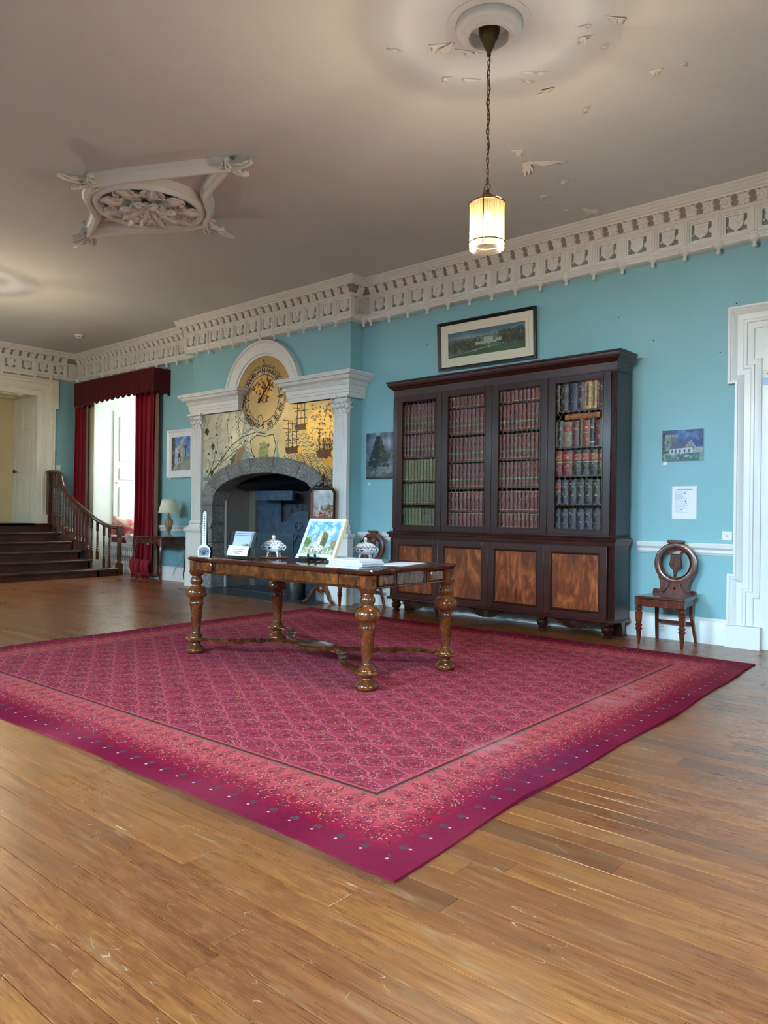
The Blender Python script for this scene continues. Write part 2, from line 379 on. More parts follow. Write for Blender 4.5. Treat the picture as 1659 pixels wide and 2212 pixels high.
def coffer_mesh():
    m=MB(); L=[(.1445,.112,.10),(.119,.101,.10),(.119,.101,.09),(.103,.086,.09),(.103,.086,.078),(.086,.071,.078),(.086,.071,.056)]
    vs=[];fs=[]
    for hw,hz,a in L: vs+=[(-hw,-a,3.64-hz),(hw,-a,3.64-hz),(hw,-a,3.64+hz),(-hw,-a,3.64+hz)]
    for i in range(len(L)-1):
        for k in range(4): fs.append((i*4+k,i*4+(k+1)%4,(i+1)*4+(k+1)%4,(i+1)*4+k))
    m.add(vs,fs)
    m.box(-.1445,-.1385,-.106,-.05,3.528,3.752); m.box(.1385,.1445,-.106,-.05,3.528,3.752)
    for sx,sz in ((0,1),(0,-1),(1,0),(-1,0)):   # cusps of the quatrefoil
        cx,cz_=sx*.078,3.64+sz*.063; w1,h1=(.03,.012) if sx==0 else (.012,.03)
        m.add([(cx-w1,-.07,cz_-h1 if sz!=1 else cz_+.01),(cx+w1,-.07,cz_-h1 if sz!=1 else cz_+.01),(cx-(.02 if sx else 0)*sx,-.07,cz_-(.02 if sz else 0)*sz),(cx+w1*(1 if sx else 0),-.07,cz_+h1)],[(0,1,2),(1,3,2)])
    return m.mesh('coffer',M['plaster'],smooth=False)
cof=coffer_mesh()
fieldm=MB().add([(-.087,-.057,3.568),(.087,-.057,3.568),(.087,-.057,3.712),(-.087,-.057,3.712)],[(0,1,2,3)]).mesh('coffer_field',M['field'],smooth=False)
def shield_mesh(kind):
    o=[(-.052,.052),(-.03,.058),(0,.05),(.03,.058),(.052,.052),(.046,.03),(.047,-.02),(.03,-.045),(.012,-.055),(0,-.066),(-.012,-.055),(-.03,-.045),(-.047,-.02),(-.046,.03)]
    o=[(x*1.22,z*1.1) for x,z in o]; m=MB(); m.prism(o,-.05,-.086,'y',(0,0,3.643))
    if kind==0:
        m.box(-.009,.009,-.093,-.086,3.59,3.69); m.box(-.046,.046,-.093,-.086,3.645,3.66)
        m.cbox((-.026,-.089,3.675),(.012,.006,.012)); m.cbox((.026,-.089,3.63),(.014,.006,.014))
    else:
        n=len(m.v); m.box(-.055,.055,-.093,-.086,-.006,.006); m.xf(Matrix.Translation((0,0,3.645))@Matrix.Rotation(.75,4,'Y'),n)
        n=len(m.v); m.box(-.03,.03,-.091,-.086,-.004,.004); m.xf(Matrix.Translation((.004,0,3.63))@Matrix.Rotation(-.7,4,'Y'),n)
        for a,b_ in ((.026,.03),(-.028,.0),(-.02,-.028),(.02,-.02),(0,.03)): m.cbox((a,-.089,3.643+b_),(.012,.007,.012))
    return m.mesh('shield',M['plaster'],smooth=False)
shs=[shield_mesh(0),shield_mesh(1)]
pend=MB().lathe([(.038,3.54),(.048,3.532),(.05,3.52),(.043,3.508),(.05,3.496),(.046,3.48),(.03,3.462),(.015,3.45),(.013,3.436),(.018,3.424),(.014,3.408),(0,3.402)],(0,-.068,0),12).mesh('pendant',M['plaster'])
def rosette_mesh():
    m=MB(); n=32; vs=[(0,0,.024)];fs=[]
    R=[.012,.02,.034,.047,.053]
    for j,r in enumerate(R):
        for k in range(n):
            a=2*PI*k/n; sq=1/max(abs(math.cos(a)),abs(math.sin(a)))**.95
            ser=1+.09*math.cos(8*a)+.05*math.cos(24*a) if j>1 else 1
            h=[.022,.011,.02+.006*math.cos(8*a),.014+.005*math.cos(16*a),.0][j]
            q=(r*sq*ser if j>0 else r)*.97; vs.append((q*math.cos(a),q*math.sin(a),h))
    for k in range(n): fs.append((0,1+k,1+(k+1)%n))
    for j in range(len(R)-1):
        for k in range(n): fs.append((1+j*n+k,1+j*n+(k+1)%n,1+(j+1)*n+(k+1)%n,1+(j+1)*n+k)) 
    m.add(vs,fs); M4=Matrix.Translation((0,-.128,3.818))@Matrix.Rotation(math.radians(118),4,'X'); m.xf(M4)
    return m.mesh('rosette',M['plaster'],angle=60)
ros=rosette_mesh()
cell_i=0
def run(x,y,dx,dy,rot,n,pitch,first_pend=True,skip_ros=False):
    global cell_i
    sc=pitch/.289
    for i in range(n):
        cx,cy=x+dx*pitch*(i+.5),y+dy*pitch*(i+.5)
        s=(sc,1,1)
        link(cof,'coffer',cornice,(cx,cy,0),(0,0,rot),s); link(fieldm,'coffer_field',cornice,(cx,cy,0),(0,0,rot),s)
        link(shs[cell_i%2],'shield',cornice,(cx,cy,0),(0,0,rot),s if sc<.95 else None); cell_i+=1
        if i>0 or first_pend: link(pend,'pendant',cornice,(cx-dx*pitch/2,cy-dy*pitch/2,0),(0,0,rot))
        if not skip_ros:
            for q in (-.25,.25): link(ros,'rosette',cornice,(cx+dx*pitch*q,cy+dy*pitch*q,0),(0,0,rot))
run(XA,-2.86,0,1,PI/2,9,.285)
run(XA+.12,0,1,0,0,13,.2815,False)
run(BX0-.1,BY,1,0,0,12,.2862,False)
run(-6.078-.095,0,1,0,0,1,.095,False,True) if False else None
run(-6.078,0,1,0,0,16,.289)
run(BX1,BY+.02,0,1,PI/2,1,.2,False,True); link(ros,'rosette',cornice,(BX1,BY+.03,0),(0,0,PI/2))
run(BX0,0,0,-1,-PI/2,1,.2,False,True)
for x,y in ((BX1+.075,-.0),(XA+.09,-.02)): link(pend,'pendant',cornice,(x,y,0))
# ---- chair rail and baseboards
RAIL=[(0,.78),(.012,.78),(.02,.795),(.03,.80),(.03,.825),(.05,.845),(.055,.87),(.045,.878),(.045,.884),(0,.884)]
BB=[(0,0),(.03,0),(.03,.19),(.024,.205),(.015,.215),(.012,.225),(0,.225)]
for n,(x0,x1) in enumerate([(RX1+.1,BX0-.0),(BX1+.0,-5.45),(-2.74,-1.88)]):
    struct('trim_%d'%(n+2),MB().sweep([(x0,0,0),(x1,0,0)],(0,0,1),RAIL,1),M['gloss_white'],angle=28)
    if n<2: struct('baseboard_back' if n==0 else 'baseboard_back_%d'%(n+1),MB().sweep([(x0,0,0),(x1 if n==0 else -1.88,0,0)],(0,0,1),BB,1),M['gloss_white'],angle=28)
struct('baseboard_back_4',MB().sweep([(BX1,BY,0),(BX1,0,0)],(0,0,1),BB,1),M['gloss_white'],angle=28)
# ---- door casings with ears
CAS=[(0,0),(0,.012),(.02,.02),(.05,.022),(.055,.034),(.075,.036),(.085,.026),(.13,.03),(.15,.05),(.165,.058),(.175,.05),(.18,.062),(.2,.062),(.2,0)]
def casing(name,pts,N,side,mat,wscale=1):
    return struct(name,MB().sweep(pts,N,[(a*wscale,b_) for a,b_ in CAS],side),mat,angle=28)
p=[(DX0,0,.19),(DX0-.04,0,.19),(DX0-.04,0,.43),(DX0+.01,0,.43),(DX0+.01,0,2.47),(DX0-.05,0,2.47),(DX0-.05,0,DZ-.01),(DX1+.05,0,DZ-.01),(DX1+.05,0,2.47),(DX1,0,2.47),(DX1,0,.43),(DX1+.04,0,.43),(DX1+.04,0,.19)]
casing('trim_5',p[1:-1],(0,-1,0),-1,M['gloss_white'])
pl=MB().box(DX0-.245,DX0+.03,-.075,0,0,.188); pl.box(DX1-.03,DX1+.245,-.075,0,0,.188)
struct('trim_6',pl,M['gloss_white'],smooth=False)
d=MB().box(DX0-.12,DX1+.12,.001,.05,.0,DZ+.1)
door1=struct('door_1',d,M['gloss_white'],smooth=False)
for x0,x1 in ((DX0+.14,-1.17),(-1.07,DX1-.14)):
    for z0,z1 in ((.28,1.0),(1.14,1.9),(2.04,2.6)): MB().box(x0,x1,-.012,.0,z0,z1).build('door_panel',M['gloss_white'],door1,bevel=.01,smooth=False)
# left wall doorway
p=[(XA,-.79,LZ),(XA,-.79,3.15),(XA,AY0+.01,3.15),(XA,AY0+.01,LZ)]
CAS2=[(0,0),(0,.02),(.03,.03),(.08,.03),(.09,.045),(.12,.045),(.13,.034),(.2,.038),(.22,.06),(.25,.07),(.26,.06),(.27,.078),(.3,.078),(.3,0)]
struct('trim_7',MB().sweep(p,(1,0,0),CAS2,1),M['cream'],angle=28)
struct('trim_8',MB().box(XA,XA+.09,-.84,-.46,LZ,LZ+.16),M['cream'],smooth=False)
struct('trim_11',MB().box(XA,XA+.076,-.49,-.435,2.93,3.45).box(XA,XA+.06,-.55,-.46,2.96,3.41),M['cream'],smooth=False)
# passage beyond: floor, jamb with panelled door, end wall, soffit
struct('wall_passage',MB().box(-14.35,-14.25,AY0-.3,AY1+.3,LZ-.2,AZ+.2).box(-14.3,XA-T+.02,AY0-.3,AY0,LZ-.2,AZ+.2),M['passage'],smooth=False)
struct('wall_passage_jamb',MB().box(-14.3,XA+.0,AY1-.02,AY1+.12,LZ-.2,AZ+.1),M['cream'],smooth=False)
sof=struct('ceiling_passage',MB().box(-14.3,XA+.0,AY0-.1,AY1+.1,AZ-.02,AZ+.1),M['cream'],smooth=False)
for x0,x1 in ((-14.15,-13.85),(-13.78,-13.48)): MB().box(x0,x1,AY0+.2,-1.0,AZ-.035,AZ-.02).build('soffit_panel',M['cream'],sof,bevel=.008,smooth=False)
d2=struct('door_2',MB().box(-14.12,-13.47,AY1-.045,AY1-.015,LZ+.015,2.97),M['cream'],smooth=False)
for x0,x1 in ((-14.04,-13.84),(-13.75,-13.55)):
    for z0,z1 in ((1.05,1.62),(1.78,2.42),(2.55,2.9)): MB().box(x0,x1,AY1-.062,AY1-.045,z0,z1).build('door_panel',M['cream'],d2,bevel=.014,smooth=False)
MB().lathe([(.012,0),(.012,.03),(.03,.04),(.034,.055),(.026,.072),(0,.076)],n=14).build('door_knob',M['brass'],d2,(-14.07,AY1-.045,1.80),(PI/2,0,0))
struct('trim_9',MB().box(-14.25,-14.17,AY1-.05,AY1-.01,LZ,3.1),M['cream'],smooth=False)
# ---- window recess (deep bay behind the curtains)
rc=MB(); DEP=1.3
rc.box(RX0-.1,RX0,-.004,DEP,0,RZ+.1); rc.box(RX1,RX1+.1,-.004,DEP,0,RZ+.1); rc.box(RX0-.1,RX1+.1,-.004,DEP,RZ,RZ+.1); rc.box(RX0-.1,RX1+.1,DEP,DEP+.05,0,.6); rc.box(RX0-.1,RX1+.1,DEP,DEP+.05,3.1,RZ+.1)
M['recess']=plain('recess_white_paint',(232,236,226),.45,var=.02)
recess=struct('wall_window_recess',rc,M['recess'],smooth=False)
for z0,z1,zn in ((.62,2.96,0),):
    sh=MB().box(RX0,RX0+.03,.36,1.2,.6,2.96).build('shutter',M['recess'],recess,smooth=False)
    for a,b_ in ((.72,1.55),(1.68,1.90),(2.02,2.86)):
        MB().box(RX0+.03,RX0+.05,.46,1.1,a,b_).build('shutter_panel',M['recess'],sh,bevel=.018,smooth=False)
MB().lathe([(.008,0),(.008,.015),(.016,.02),(.014,.034),(0,.038)],n=10).build('shutter_knob',M['brass'],recess,(RX0+.03,.40,1.62),(0,PI/2,0))
win=MB()
for a,b_,c,d_ in [(RX0,RX0+.06,.6,3.1),(RX1-.06,RX1,.6,3.1),(RX0,RX1,.6,.68),(RX0,RX1,3.02,3.1),(RX0,RX1,1.83,1.89)]: win.box(a,b_,DEP-.02,DEP+.04,c,d_)
w1=struct('window_1',win,M['gloss_white'],smooth=False)
for k in (1,2): MB().box(RX0+k*.55-.012,RX0+k*.55+.012,DEP,DEP+.025,.66,3.04).build('glazing_bar',M['gloss_white'],w1,smooth=False)
for z in (1.25,2.45): MB().box(RX0+.05,RX1-.05,DEP,DEP+.025,z-.012,z+.012).build('glazing_bar',M['gloss_white'],w1,smooth=False)
struct('trim_10',MB().box(RX0-.2,RX0-.0,-.02,0,.0,RZ+.1).box(RX1,RX1+.12,-.02,0,0,RZ+.1),M['cream'],smooth=False)

t=NT('window_glass'); tr_=t.n('BsdfTransparent'); gl=t.n('BsdfGlossy'); gl.inputs['Roughness'].default_value=.02; mx=t.n('MixShader'); mx.inputs[0].default_value=.04; t.l(tr_.outputs[0],mx.inputs[1]); t.l(gl.outputs[0],mx.inputs[2]); t.l(mx.outputs[0],t.out.inputs[0]); M['pane']=t.m
MB().box(RX0+.05,RX1-.05,DEP+.01,DEP+.014,.66,3.04).build('pane',M['pane'],w1,smooth=False)
for n in range(5):
    hw=.65 if n<4 else .75; MB().box(-hw,hw,-.002,.002,.76,3.04).build('pane',M['pane'],bpy.data.objects['window_%d'%(n+2)],smooth=False)
# ================================================================== painted pictures: colour stored on a fine mesh
class Canvas:
    def __init__(s,u0,u1,v0,v1,nu,nv,rgb):
        s.u0,s.u1,s.v0,s.v1,s.nu,s.nv=u0,u1,v0,v1,nu,nv
        s.a=np.zeros((nv,nu,3)); s.a[:]=rgb
        U=(np.arange(nu)+.5)/nu*(u1-u0)+u0; V=(np.arange(nv)+.5)/nv*(v1-v0)+v0; s.U,s.V=np.meshgrid(U,V); s.r=np.random.default_rng(nu*7+nv)
    def put(s,mask,rgb,al=1.0):
        mk=(mask.astype(float)*al)[...,None]; s.a=s.a*(1-mk)+np.array(rgb,float)*mk
    def nz(s,scale,seed=0,sy=None):
        """smooth value noise"""
        r=np.random.default_rng(seed); sy=sy or scale; gx=max(2,int((s.u1-s.u0)*scale)+2); gy=max(2,int((s.v1-s.v0)*sy)+2); g=r.random((gy+1,gx+1))
        x=(s.U-s.u0)/(s.u1-s.u0)*(gx-1); y=(s.V-s.v0)/(s.v1-s.v0)*(gy-1); i=x.astype(int); j=y.astype(int); fx=x-i; fy=y-j; fx=fx*fx*(3-2*fx); fy=fy*fy*(3-2*fy)
        return (g[j,i]*(1-fx)+g[j,i+1]*fx)*(1-fy)+(g[j+1,i]*(1-fx)+g[j+1,i+1]*fx)*fy
    def noise(s,amt,scale,seed=0,sy=None): s.a=np.clip(s.a*(1+amt*(s.nz(scale,seed,sy)-.5)[...,None]*2),0,255)
    def grain(s,amt): s.a=np.clip(s.a*(1+amt*s.r.standard_normal((s.nv,s.nu,1))),0,255)
    def line(s,pts,w,rgb,al=1.0):
        m=np.zeros(s.U.shape,bool)
        for (x0,y0),(x1,y1) in zip(pts[:-1],pts[1:]):
            dx,dy=x1-x0,y1-y0; L=dx*dx+dy*dy+1e-12; t=np.clip(((s.U-x0)*dx+(s.V-y0)*dy)/L,0,1)
            m|=((s.U-x0-t*dx)**2+(s.V-y0-t*dy)**2)<(w/2)**2
        s.put(m,rgb,al)
    def poly(s,P,rgb,al=1.0):
        m=np.zeros(s.U.shape,bool); n=len(P)
        for i in range(n):
            (x0,y0),(x1,y1)=P[i],P[(i+1)%n]
            if y0==y1: continue
            c=((y0<=s.V)&(s.V<y1))|((y1<=s.V)&(s.V<y0)); m^=c&(s.U<x0+(s.V-y0)*(x1-x0)/(y1-y0))
        s.put(m,rgb,al); return m
    def ell(s,c,rx,ry,rgb,al=1.0): s.put(((s.U-c[0])/rx)**2+((s.V-c[1])/ry)**2<1,rgb,al)
    def ring(s,c,r0,r1,rgb): d=np.hypot(s.U-c[0],s.V-c[1]); s.put((d>r0)&(d<r1),rgb)
    def blobs(s,n,box,r,cols,seed=0,al=.8):
        q=np.random.default_rng(seed)
        for _ in range(n):
            x=q.uniform(box[0],box[1]); y=q.uniform(box[2],box[3]); k=r*q.uniform(.5,1.3); s.ell((x,y),k,k*q.uniform(.6,1.2),cols[q.integers(len(cols))],al)
    def mesh(s,name,mat,fn=None,keep=None):
        """fn(u,v)->3D; default the plane y=0 with u->x, v->z"""
        nu,nv=s.nu,s.nv; u=np.linspace(s.u0,s.u1,nu+1); v=np.linspace(s.v0,s.v1,nv+1); UU,VV=np.meshgrid(u,v)
        if fn is None: co=np.stack([UU,np.zeros_like(UU),VV],-1).reshape(-1,3)
        else: co=np.array([fn(a,b) for a,b in zip(UU.ravel(),VV.ravel())])
        j,i=np.mgrid[0:nv,0:nu]; a=(j*(nu+1)+i); F=np.stack([a,a+1,a+nu+2,a+nu+1],-1).reshape(-1,4); C=s.a.reshape(-1,3)/255.0
        if keep is not None: k=keep(s.U,s.V).ravel(); F=F[k]; C=C[k]
        C=np.where(C<=.04045,C/12.92,((C+.055)/1.055)**2.4); C=np.concatenate([C,np.ones((len(C),1))],1)
        me=bpy.data.meshes.new(name); me.vertices.add(len(co)); me.vertices.foreach_set('co',co.ravel().astype('f'))
        me.loops.add(len(F)*4); me.loops.foreach_set('vertex_index',F.ravel().astype('i')); me.polygons.add(len(F))
        me.polygons.foreach_set('loop_start',(np.arange(len(F))*4).astype('i'))
        me.update(calc_edges=True); at=me.color_attributes.new('Col','FLOAT_COLOR','CORNER')
        at.data.foreach_set('color',np.repeat(C,4,0).ravel().astype('f')); me.materials.append(mat); return me
def text_mesh(txt,size,mat,ext=.0008):
    cu=bpy.data.curves.new('lettering','FONT'); cu.body=txt; cu.size=size; cu.align_x='CENTER'; cu.align_y='CENTER'; cu.extrude=ext; cu.offset=size*.018
    o=bpy.data.objects.new('tmp',cu); COL.objects.link(o); me=bpy.data.meshes.new_from_object(o.evaluated_get(bpy.context.evaluated_depsgraph_get()))
    bpy.data.objects.remove(o); bpy.data.curves.remove(cu); me.materials.clear(); me.materials.append(mat); me.name='lettering'; return me
# ================================================================== FIREPLACE
FX,FZ=-7.87,2.66
fire=thing('fireplace','wide fireplace with grey stone arch, white pilasters and painted map overmantel','fireplace',(FX,BY,0))
def fl(o): o.location=(o.location[0]-FX,o.location[1]-BY,o.location[2]); return o   # world -> fireplace space
def stone_mat():
    t=NT('tooled_grey_granite'); v=t.coord('World'); n=t.noise(v,38,4,.7); n2=t.noise(v,4,3)
    c=t.ramp(n,[(.3,lin((84,84,84))),(.5,lin((132,132,130))),(.7,lin((178,178,174)))])
    t.set(col=t.mix(n2.ss(.35,.7)*.5,c,lin((84,80,76))),rough=.8); t.bump(n,.6,.01); return t.m
M['stone']=stone_mat()
M['mural']=attr_mat('painted_gilded_mural',.40,0,metal=.42,bump=.06)
# stone arch: jamb stones and voussoirs, each its own piece
inner=[(-8.95,0),(-8.95,1.2),(-8.925,1.33),(-8.85,1.42),(-8.74,1.497),(-8.55,1.56),(-8.30,1.612),(-8.08,1.638),(-7.87,1.645),(-7.66,1.638),(-7.44,1.612),(-7.19,1.56),(-7.0,1.497),(-6.89,1.42),(-6.815,1.33),(-6.79,1.2),(-6.79,0)]
outer=[(-9.215,0),(-9.215,1.2),(-9.20,1.40),(-9.08,1.545),(-8.92,1.655),(-8.66,1.765),(-8.38,1.825),(-8.12,1.853),(-7.87,1.862),(-7.62,1.853),(-7.36,1.825),(-7.08,1.765),(-6.82,1.655),(-6.66,1.545),(-6.54,1.40),(-6.525,1.2),(-6.525,0)]
def stone(poly,proud=0):
    m=MB(); c=(sum(p[0] for p in poly)/len(poly),sum(p[1] for p in poly)/len(poly))
    pp=[(c[0]+(u-c[0])*(1-.004/max(.05,abs(u-c[0])+.01)),c[1]+(v-c[1])*.988) for u,v in poly]
    m.prism(pp,-.262-proud,.03,'y'); fl(m.build('stone',M['stone'],fire,bevel=.012))
for sgn in (0,1):
    lv=[0,.34,.66,.93,1.2]
    for a,b_ in zip(lv[:-1],lv[1:]):
        x0,x1=(-9.215,-8.95) if sgn==0 else (-6.79,-6.525); stone([(x0,a),(x1,a),(x1,b_),(x0,b_)],rng.uniform(0,.008))
for a,b_ in ((1,3),(3,5),(5,7),(7,9),(9,11),(11,13),(13,15)):
    stone(inner[a:b_+1]+outer[a:b_+1][::-1],rng.uniform(0,.006))
# mural
mu=Canvas(-9.25,-6.49,1.15,3.25,410,315,(205,188,138))
g=np.clip((mu.U+8.1)/.9,0,1)[...,None]; mu.a=np.array((220,214,186))*(1-g)+np.array((192,166,108))*g
mu.noise(.10,2.5,1); mu.noise(.06,14,2)
ink=(46,38,30)
q=np.random.default_rng(4)
# land: roads and field lines on the left
for k in range(46):
    x,z=q.uniform(-9.25,-8.1),q.uniform(1.3,2.55); a=q.uniform(0,6.28); P=[(x,z)]
    for _ in range(5): a+=q.uniform(-.7,.7); P.append((P[-1][0]+.085*math.cos(a),P[-1][1]+.07*math.sin(a)))
    mu.line(P,.0065,(84,72,56),.8)
for k in range(4):
    x=-9.2+.25*k; mu.line([(x,1.45+.1*k),(x+.2,1.75+.12*k),(x+.34,2.05),(x+.3,2.4),(x+.4,2.55)],.008,ink,.85)
mu.line([(-9.1,1.62),(-8.85,1.80),(-8.55,2.05),(-8.3,2.16),(-8.0,2.21),(-7.8,2.17)],.012,ink)
mu.line([(-9.1,1.62),(-8.9,1.75),(-8.6,1.9),(-8.4,2.0)],.010,ink)
mu.blobs(24,(-9.2,-8.2,1.45,2.5),.018,[(58,66,48),(70,60,44),(48,46,40)],3,.9)
for x,z,r in ((-9.13,2.28,.06),(-8.98,2.06,.05),(-9.0,1.68,.05),(-8.55,1.85,.03)): mu.poly([(x-r,z),(x,z+r),(x+r,z+.2*r),(x+.4*r,z-r)],(64,70,52))
# bay with pale shallows, sand and headland
m=mu.poly([(-8.95,1.55),(-8.62,1.72),(-8.45,1.97),(-8.28,2.05),(-8.1,1.82),(-7.9,1.62),(-7.62,1.7),(-7.58,2.1),(-7.5,1.7),(-7.6,1.5),(-8.6,1.4),(-9.2,1.42)],(120,160,160),.75)
mu.poly([(-8.75,1.55),(-8.55,1.75),(-8.38,2.0),(-8.22,2.04),(-8.36,1.8),(-8.6,1.52)],(176,128,92),.9)
mu.poly([(-8.62,1.72),(-8.5,1.92),(-8.44,1.93),(-8.56,1.7)],(96,110,72),.9)
mu.poly([(-9.2,1.62),(-8.7,1.55),(-8.66,1.50),(-9.2,1.57)],(96,142,176),.9)
head=[(-8.13,2.1),(-8.0,2.17),(-7.82,2.14),(-7.66,2.16),(-7.6,2.0),(-7.66,1.82),(-7.72,1.72),(-7.86,1.68),(-7.98,1.78),(-8.1,1.95)]
mu.poly(head,(214,196,146)); mu.line(head+[head[0]],.014,(60,50,36))
mu.ell((-7.85,1.93),.1,.14,(150,152,104),.8); mu.blobs(12,(-7.95,-7.75,1.8,2.05),.02,[(84,100,60),(110,116,70)],9)
mu.line([(-8.25,2.42),(-8.3,2.2),(-8.15,2.25),(-7.95,2.28),(-7.82,2.18)],.03,(120,140,140),.6)
# sea: rows of wavy lines
for k in range(26):
    z=1.50+k*.026; x0=-7.62+.012*k if k<18 else -7.4; xs=np.linspace(x0,-6.52,70); amp=.012+.010*(k<12)
    z0=z+.0*xs; zs=z0+amp*np.sin(xs*58+k*.9)-.22*np.clip(xs+7.0,0,1)**1*(k<10)*.6
    if k<14 or k%2==0: mu.line(list(zip(xs,zs)),.009,(84,70,40),.9)
# ships
def ship(x,z,s,gold=True):
    mu.poly([(x-.16*s,z+.04*s),(x+.17*s,z+.06*s),(x+.13*s,z-.05*s),(x-.12*s,z-.05*s)],(86,58,30))
    for dx in (-.09,.0,.09):
        mu.line([(x+dx*s,z),(x+dx*s,z+.42*s)],.011*s+.003,ink)
        for h in (.14,.26,.38): mu.line([(x+(dx-.05)*s,z+h*s),(x+(dx+.05)*s,z+(h+.01)*s)],.010,ink)
    mu.line([(x-.16*s,z+.04*s),(x,z+.4*s),(x+.17*s,z+.06*s)],.006,ink,.8)
    for h in (.3,.42): mu.line([(x-.02*s,z+h*s),(x-.2*s,z+(h+.03)*s)],.014,(120,70,40))
    if gold: mu.ell((x+.16*s,z-.0*s),.045*s,.05*s,(238,178,50))
ship(-7.28,1.93,.9); ship(-7.12,2.22,.8); ship(-6.68,1.86,1.0)
# gilded ship and figures at the right edge
q=np.random.default_rng(8)
gm=((mu.nz(30,5)+.5*mu.nz(70,6))>.72)&(mu.U>-6.98)&(mu.V>1.98)&(mu.V<2.42)&(((mu.U+6.75)/.24)**2+((mu.V-2.2)/.26)**2<1.05)
mu.put(gm,(246,196,96),.9); mu.blobs(60,(-6.98,-6.52,1.95,2.45),.014,[(120,84,40),(236,190,100),(90,64,34)],6,.8)
mu.blobs(34,(-6.95,-6.52,2.3,2.5),.016,[(92,74,44),(150,118,66),(60,50,34)],12,.8)
for k in range(26):
    x=q.uniform(-6.8,-6.52); mu.line([(x,1.9),(x+q.uniform(-.1,.1),2.05)],.008,(70,44,26))
mu.ell((-6.62,1.76),.07,.06,(214,150,40)); mu.ell((-6.66,1.84),.06,.05,(96,40,30)); mu.line([(-6.72,1.52),(-6.7,1.66)],.03,(226,160,56))
mu.blobs(60,(-6.9,-6.52,1.25,1.58),.022,[(60,60,62),(100,40,38),(70,74,80),(44,48,54),(120,116,108)],7,.9)
for k in range(14):
    x=q.uniform(-6.85,-6.55); z=q.uniform(1.3,1.5); mu.ring((x,z),.02,.03,(50,54,60))
# tympanum and compass dial
d=np.hypot(mu.U-FX,mu.V-FZ)
mu.put((mu.V>2.56)&(d<.62)&(d>.42),(170,142,92)); mu.put(d<.44,(190,168,122)); mu.put(d<.32,(194,168,118))
rem=mu.nz(3,11)[...,None]; mu.a=np.where((d<.44)[...,None],mu.a*(1+.12*(rem-.5)),mu.a)
for r in (.322,.428): mu.ring((FX,FZ),r-.006,r+.006,ink)
for k in range(96):
    a=2*PI*k/96; mu.ell((FX+.45*math.cos(a),FZ+.45*math.sin(a)),.0085,.0085,ink)
mu.line([(FX-.02,FZ+.47),(FX,FZ+.53),(FX+.02,FZ+.47),(FX,FZ+.44)],.012,ink)
for a in (0,PI): mu.line([(FX+.29*math.cos(a),FZ),(FX+.33*math.cos(a),FZ)],.016,ink)
# lower part of the dial melts into the map
mm=(d<.45)&(mu.V<2.36)&(mu.U<-7.78)&(mu.V<2.30+.2*(mu.nz(6,3)-.5)); mu.put(mm,(204,196,160),.9)
mu.poly([(-7.98,2.42),(-7.9,2.44),(-7.86,2.3),(-7.94,2.28)],(196,164,104)); mu.line([(-7.98,2.42),(-7.9,2.44),(-7.86,2.3),(-7.94,2.28),(-7.98,2.42)],.01,ink)
# heraldic crest in red and gold
q=np.random.default_rng(21)
for sg in (-1,1):
    for k in range(60):
        t=q.uniform(0,1); a=.35+1.7*t; rr_=.08+.14*q.random(); x=FX+.015+sg*rr_*math.sin(a)*.95; z=FZ+.11+.15*math.cos(a*.9)+q.uniform(-.03,.04)
        mu.line([(x,z),(x+sg*q.uniform(-.01,.04),z+q.uniform(-.06,.05))],.02,[(228,186,84),(206,152,56),(120,30,26)][q.integers(3)])
mu.blobs(70,(FX-.09,FX+.1,FZ-.05,FZ+.2),.024,[(112,26,24),(196,150,62),(70,20,20),(216,176,90)],22,.95)
mu.blobs(10,(FX-.03,FX+.05,FZ+.18,FZ+.27),.018,[(60,40,30),(206,160,70)],23)
mu.grain(.03)
def keep(U,V):
    k=np.ones(U.shape,bool); k&=~((V>2.6)&(np.hypot(U-FX,V-FZ)>.62))
    ix=np.interp(U.ravel(),[p[0] for p in outer[1:-1]],[p[1] for p in outer[1:-1]]).reshape(U.shape); k&=(V>ix-.1); return k
mural=fl(link(mu.mesh('mural',M['mural'],keep=keep),'mural',fire,(0,-.238,0))); tag(mural,'gilded painted map with a round compass dial')
M['ink']=plain('painted_lettering',(40,32,26),.5)
for k,s_ in enumerate(['N','NNE','NE','ENE','E','ESE','SE','SSE','S','SSW','SW','WSW','W','WNW','NW','NNW']):
    a=PI/2-2*PI*k/16; me=text_mesh(s_,.1 if len(s_)<3 else .08,M['ink'])
    me.transform(Matrix.Translation((.375*math.cos(a),0,.375*math.sin(a)))@Matrix.Rotation(-(a-PI/2),4,'Y')@Matrix.Rotation(PI/2,4,'X'))
    link(me,'compass_letter',mural,(FX,-.003,FZ))
pt=MB().tube([(FX-.066,-.022,FZ-.04),(FX+.03,-.03,FZ+.05),(FX+.15,-.03,FZ+.17)],[.010,.008,.007],6)
pt.lathe([(0,-.018),(.018,0),(0,.018)],(FX-.072,-.022,FZ-.046),8); pt.add([(FX+.19,-.03,FZ+.215),(FX+.125,-.03,FZ+.175),(FX+.165,-.03,FZ+.135)],[(0,1,2)])
pt.build('wind_pointer',M['black_metal'],mural)
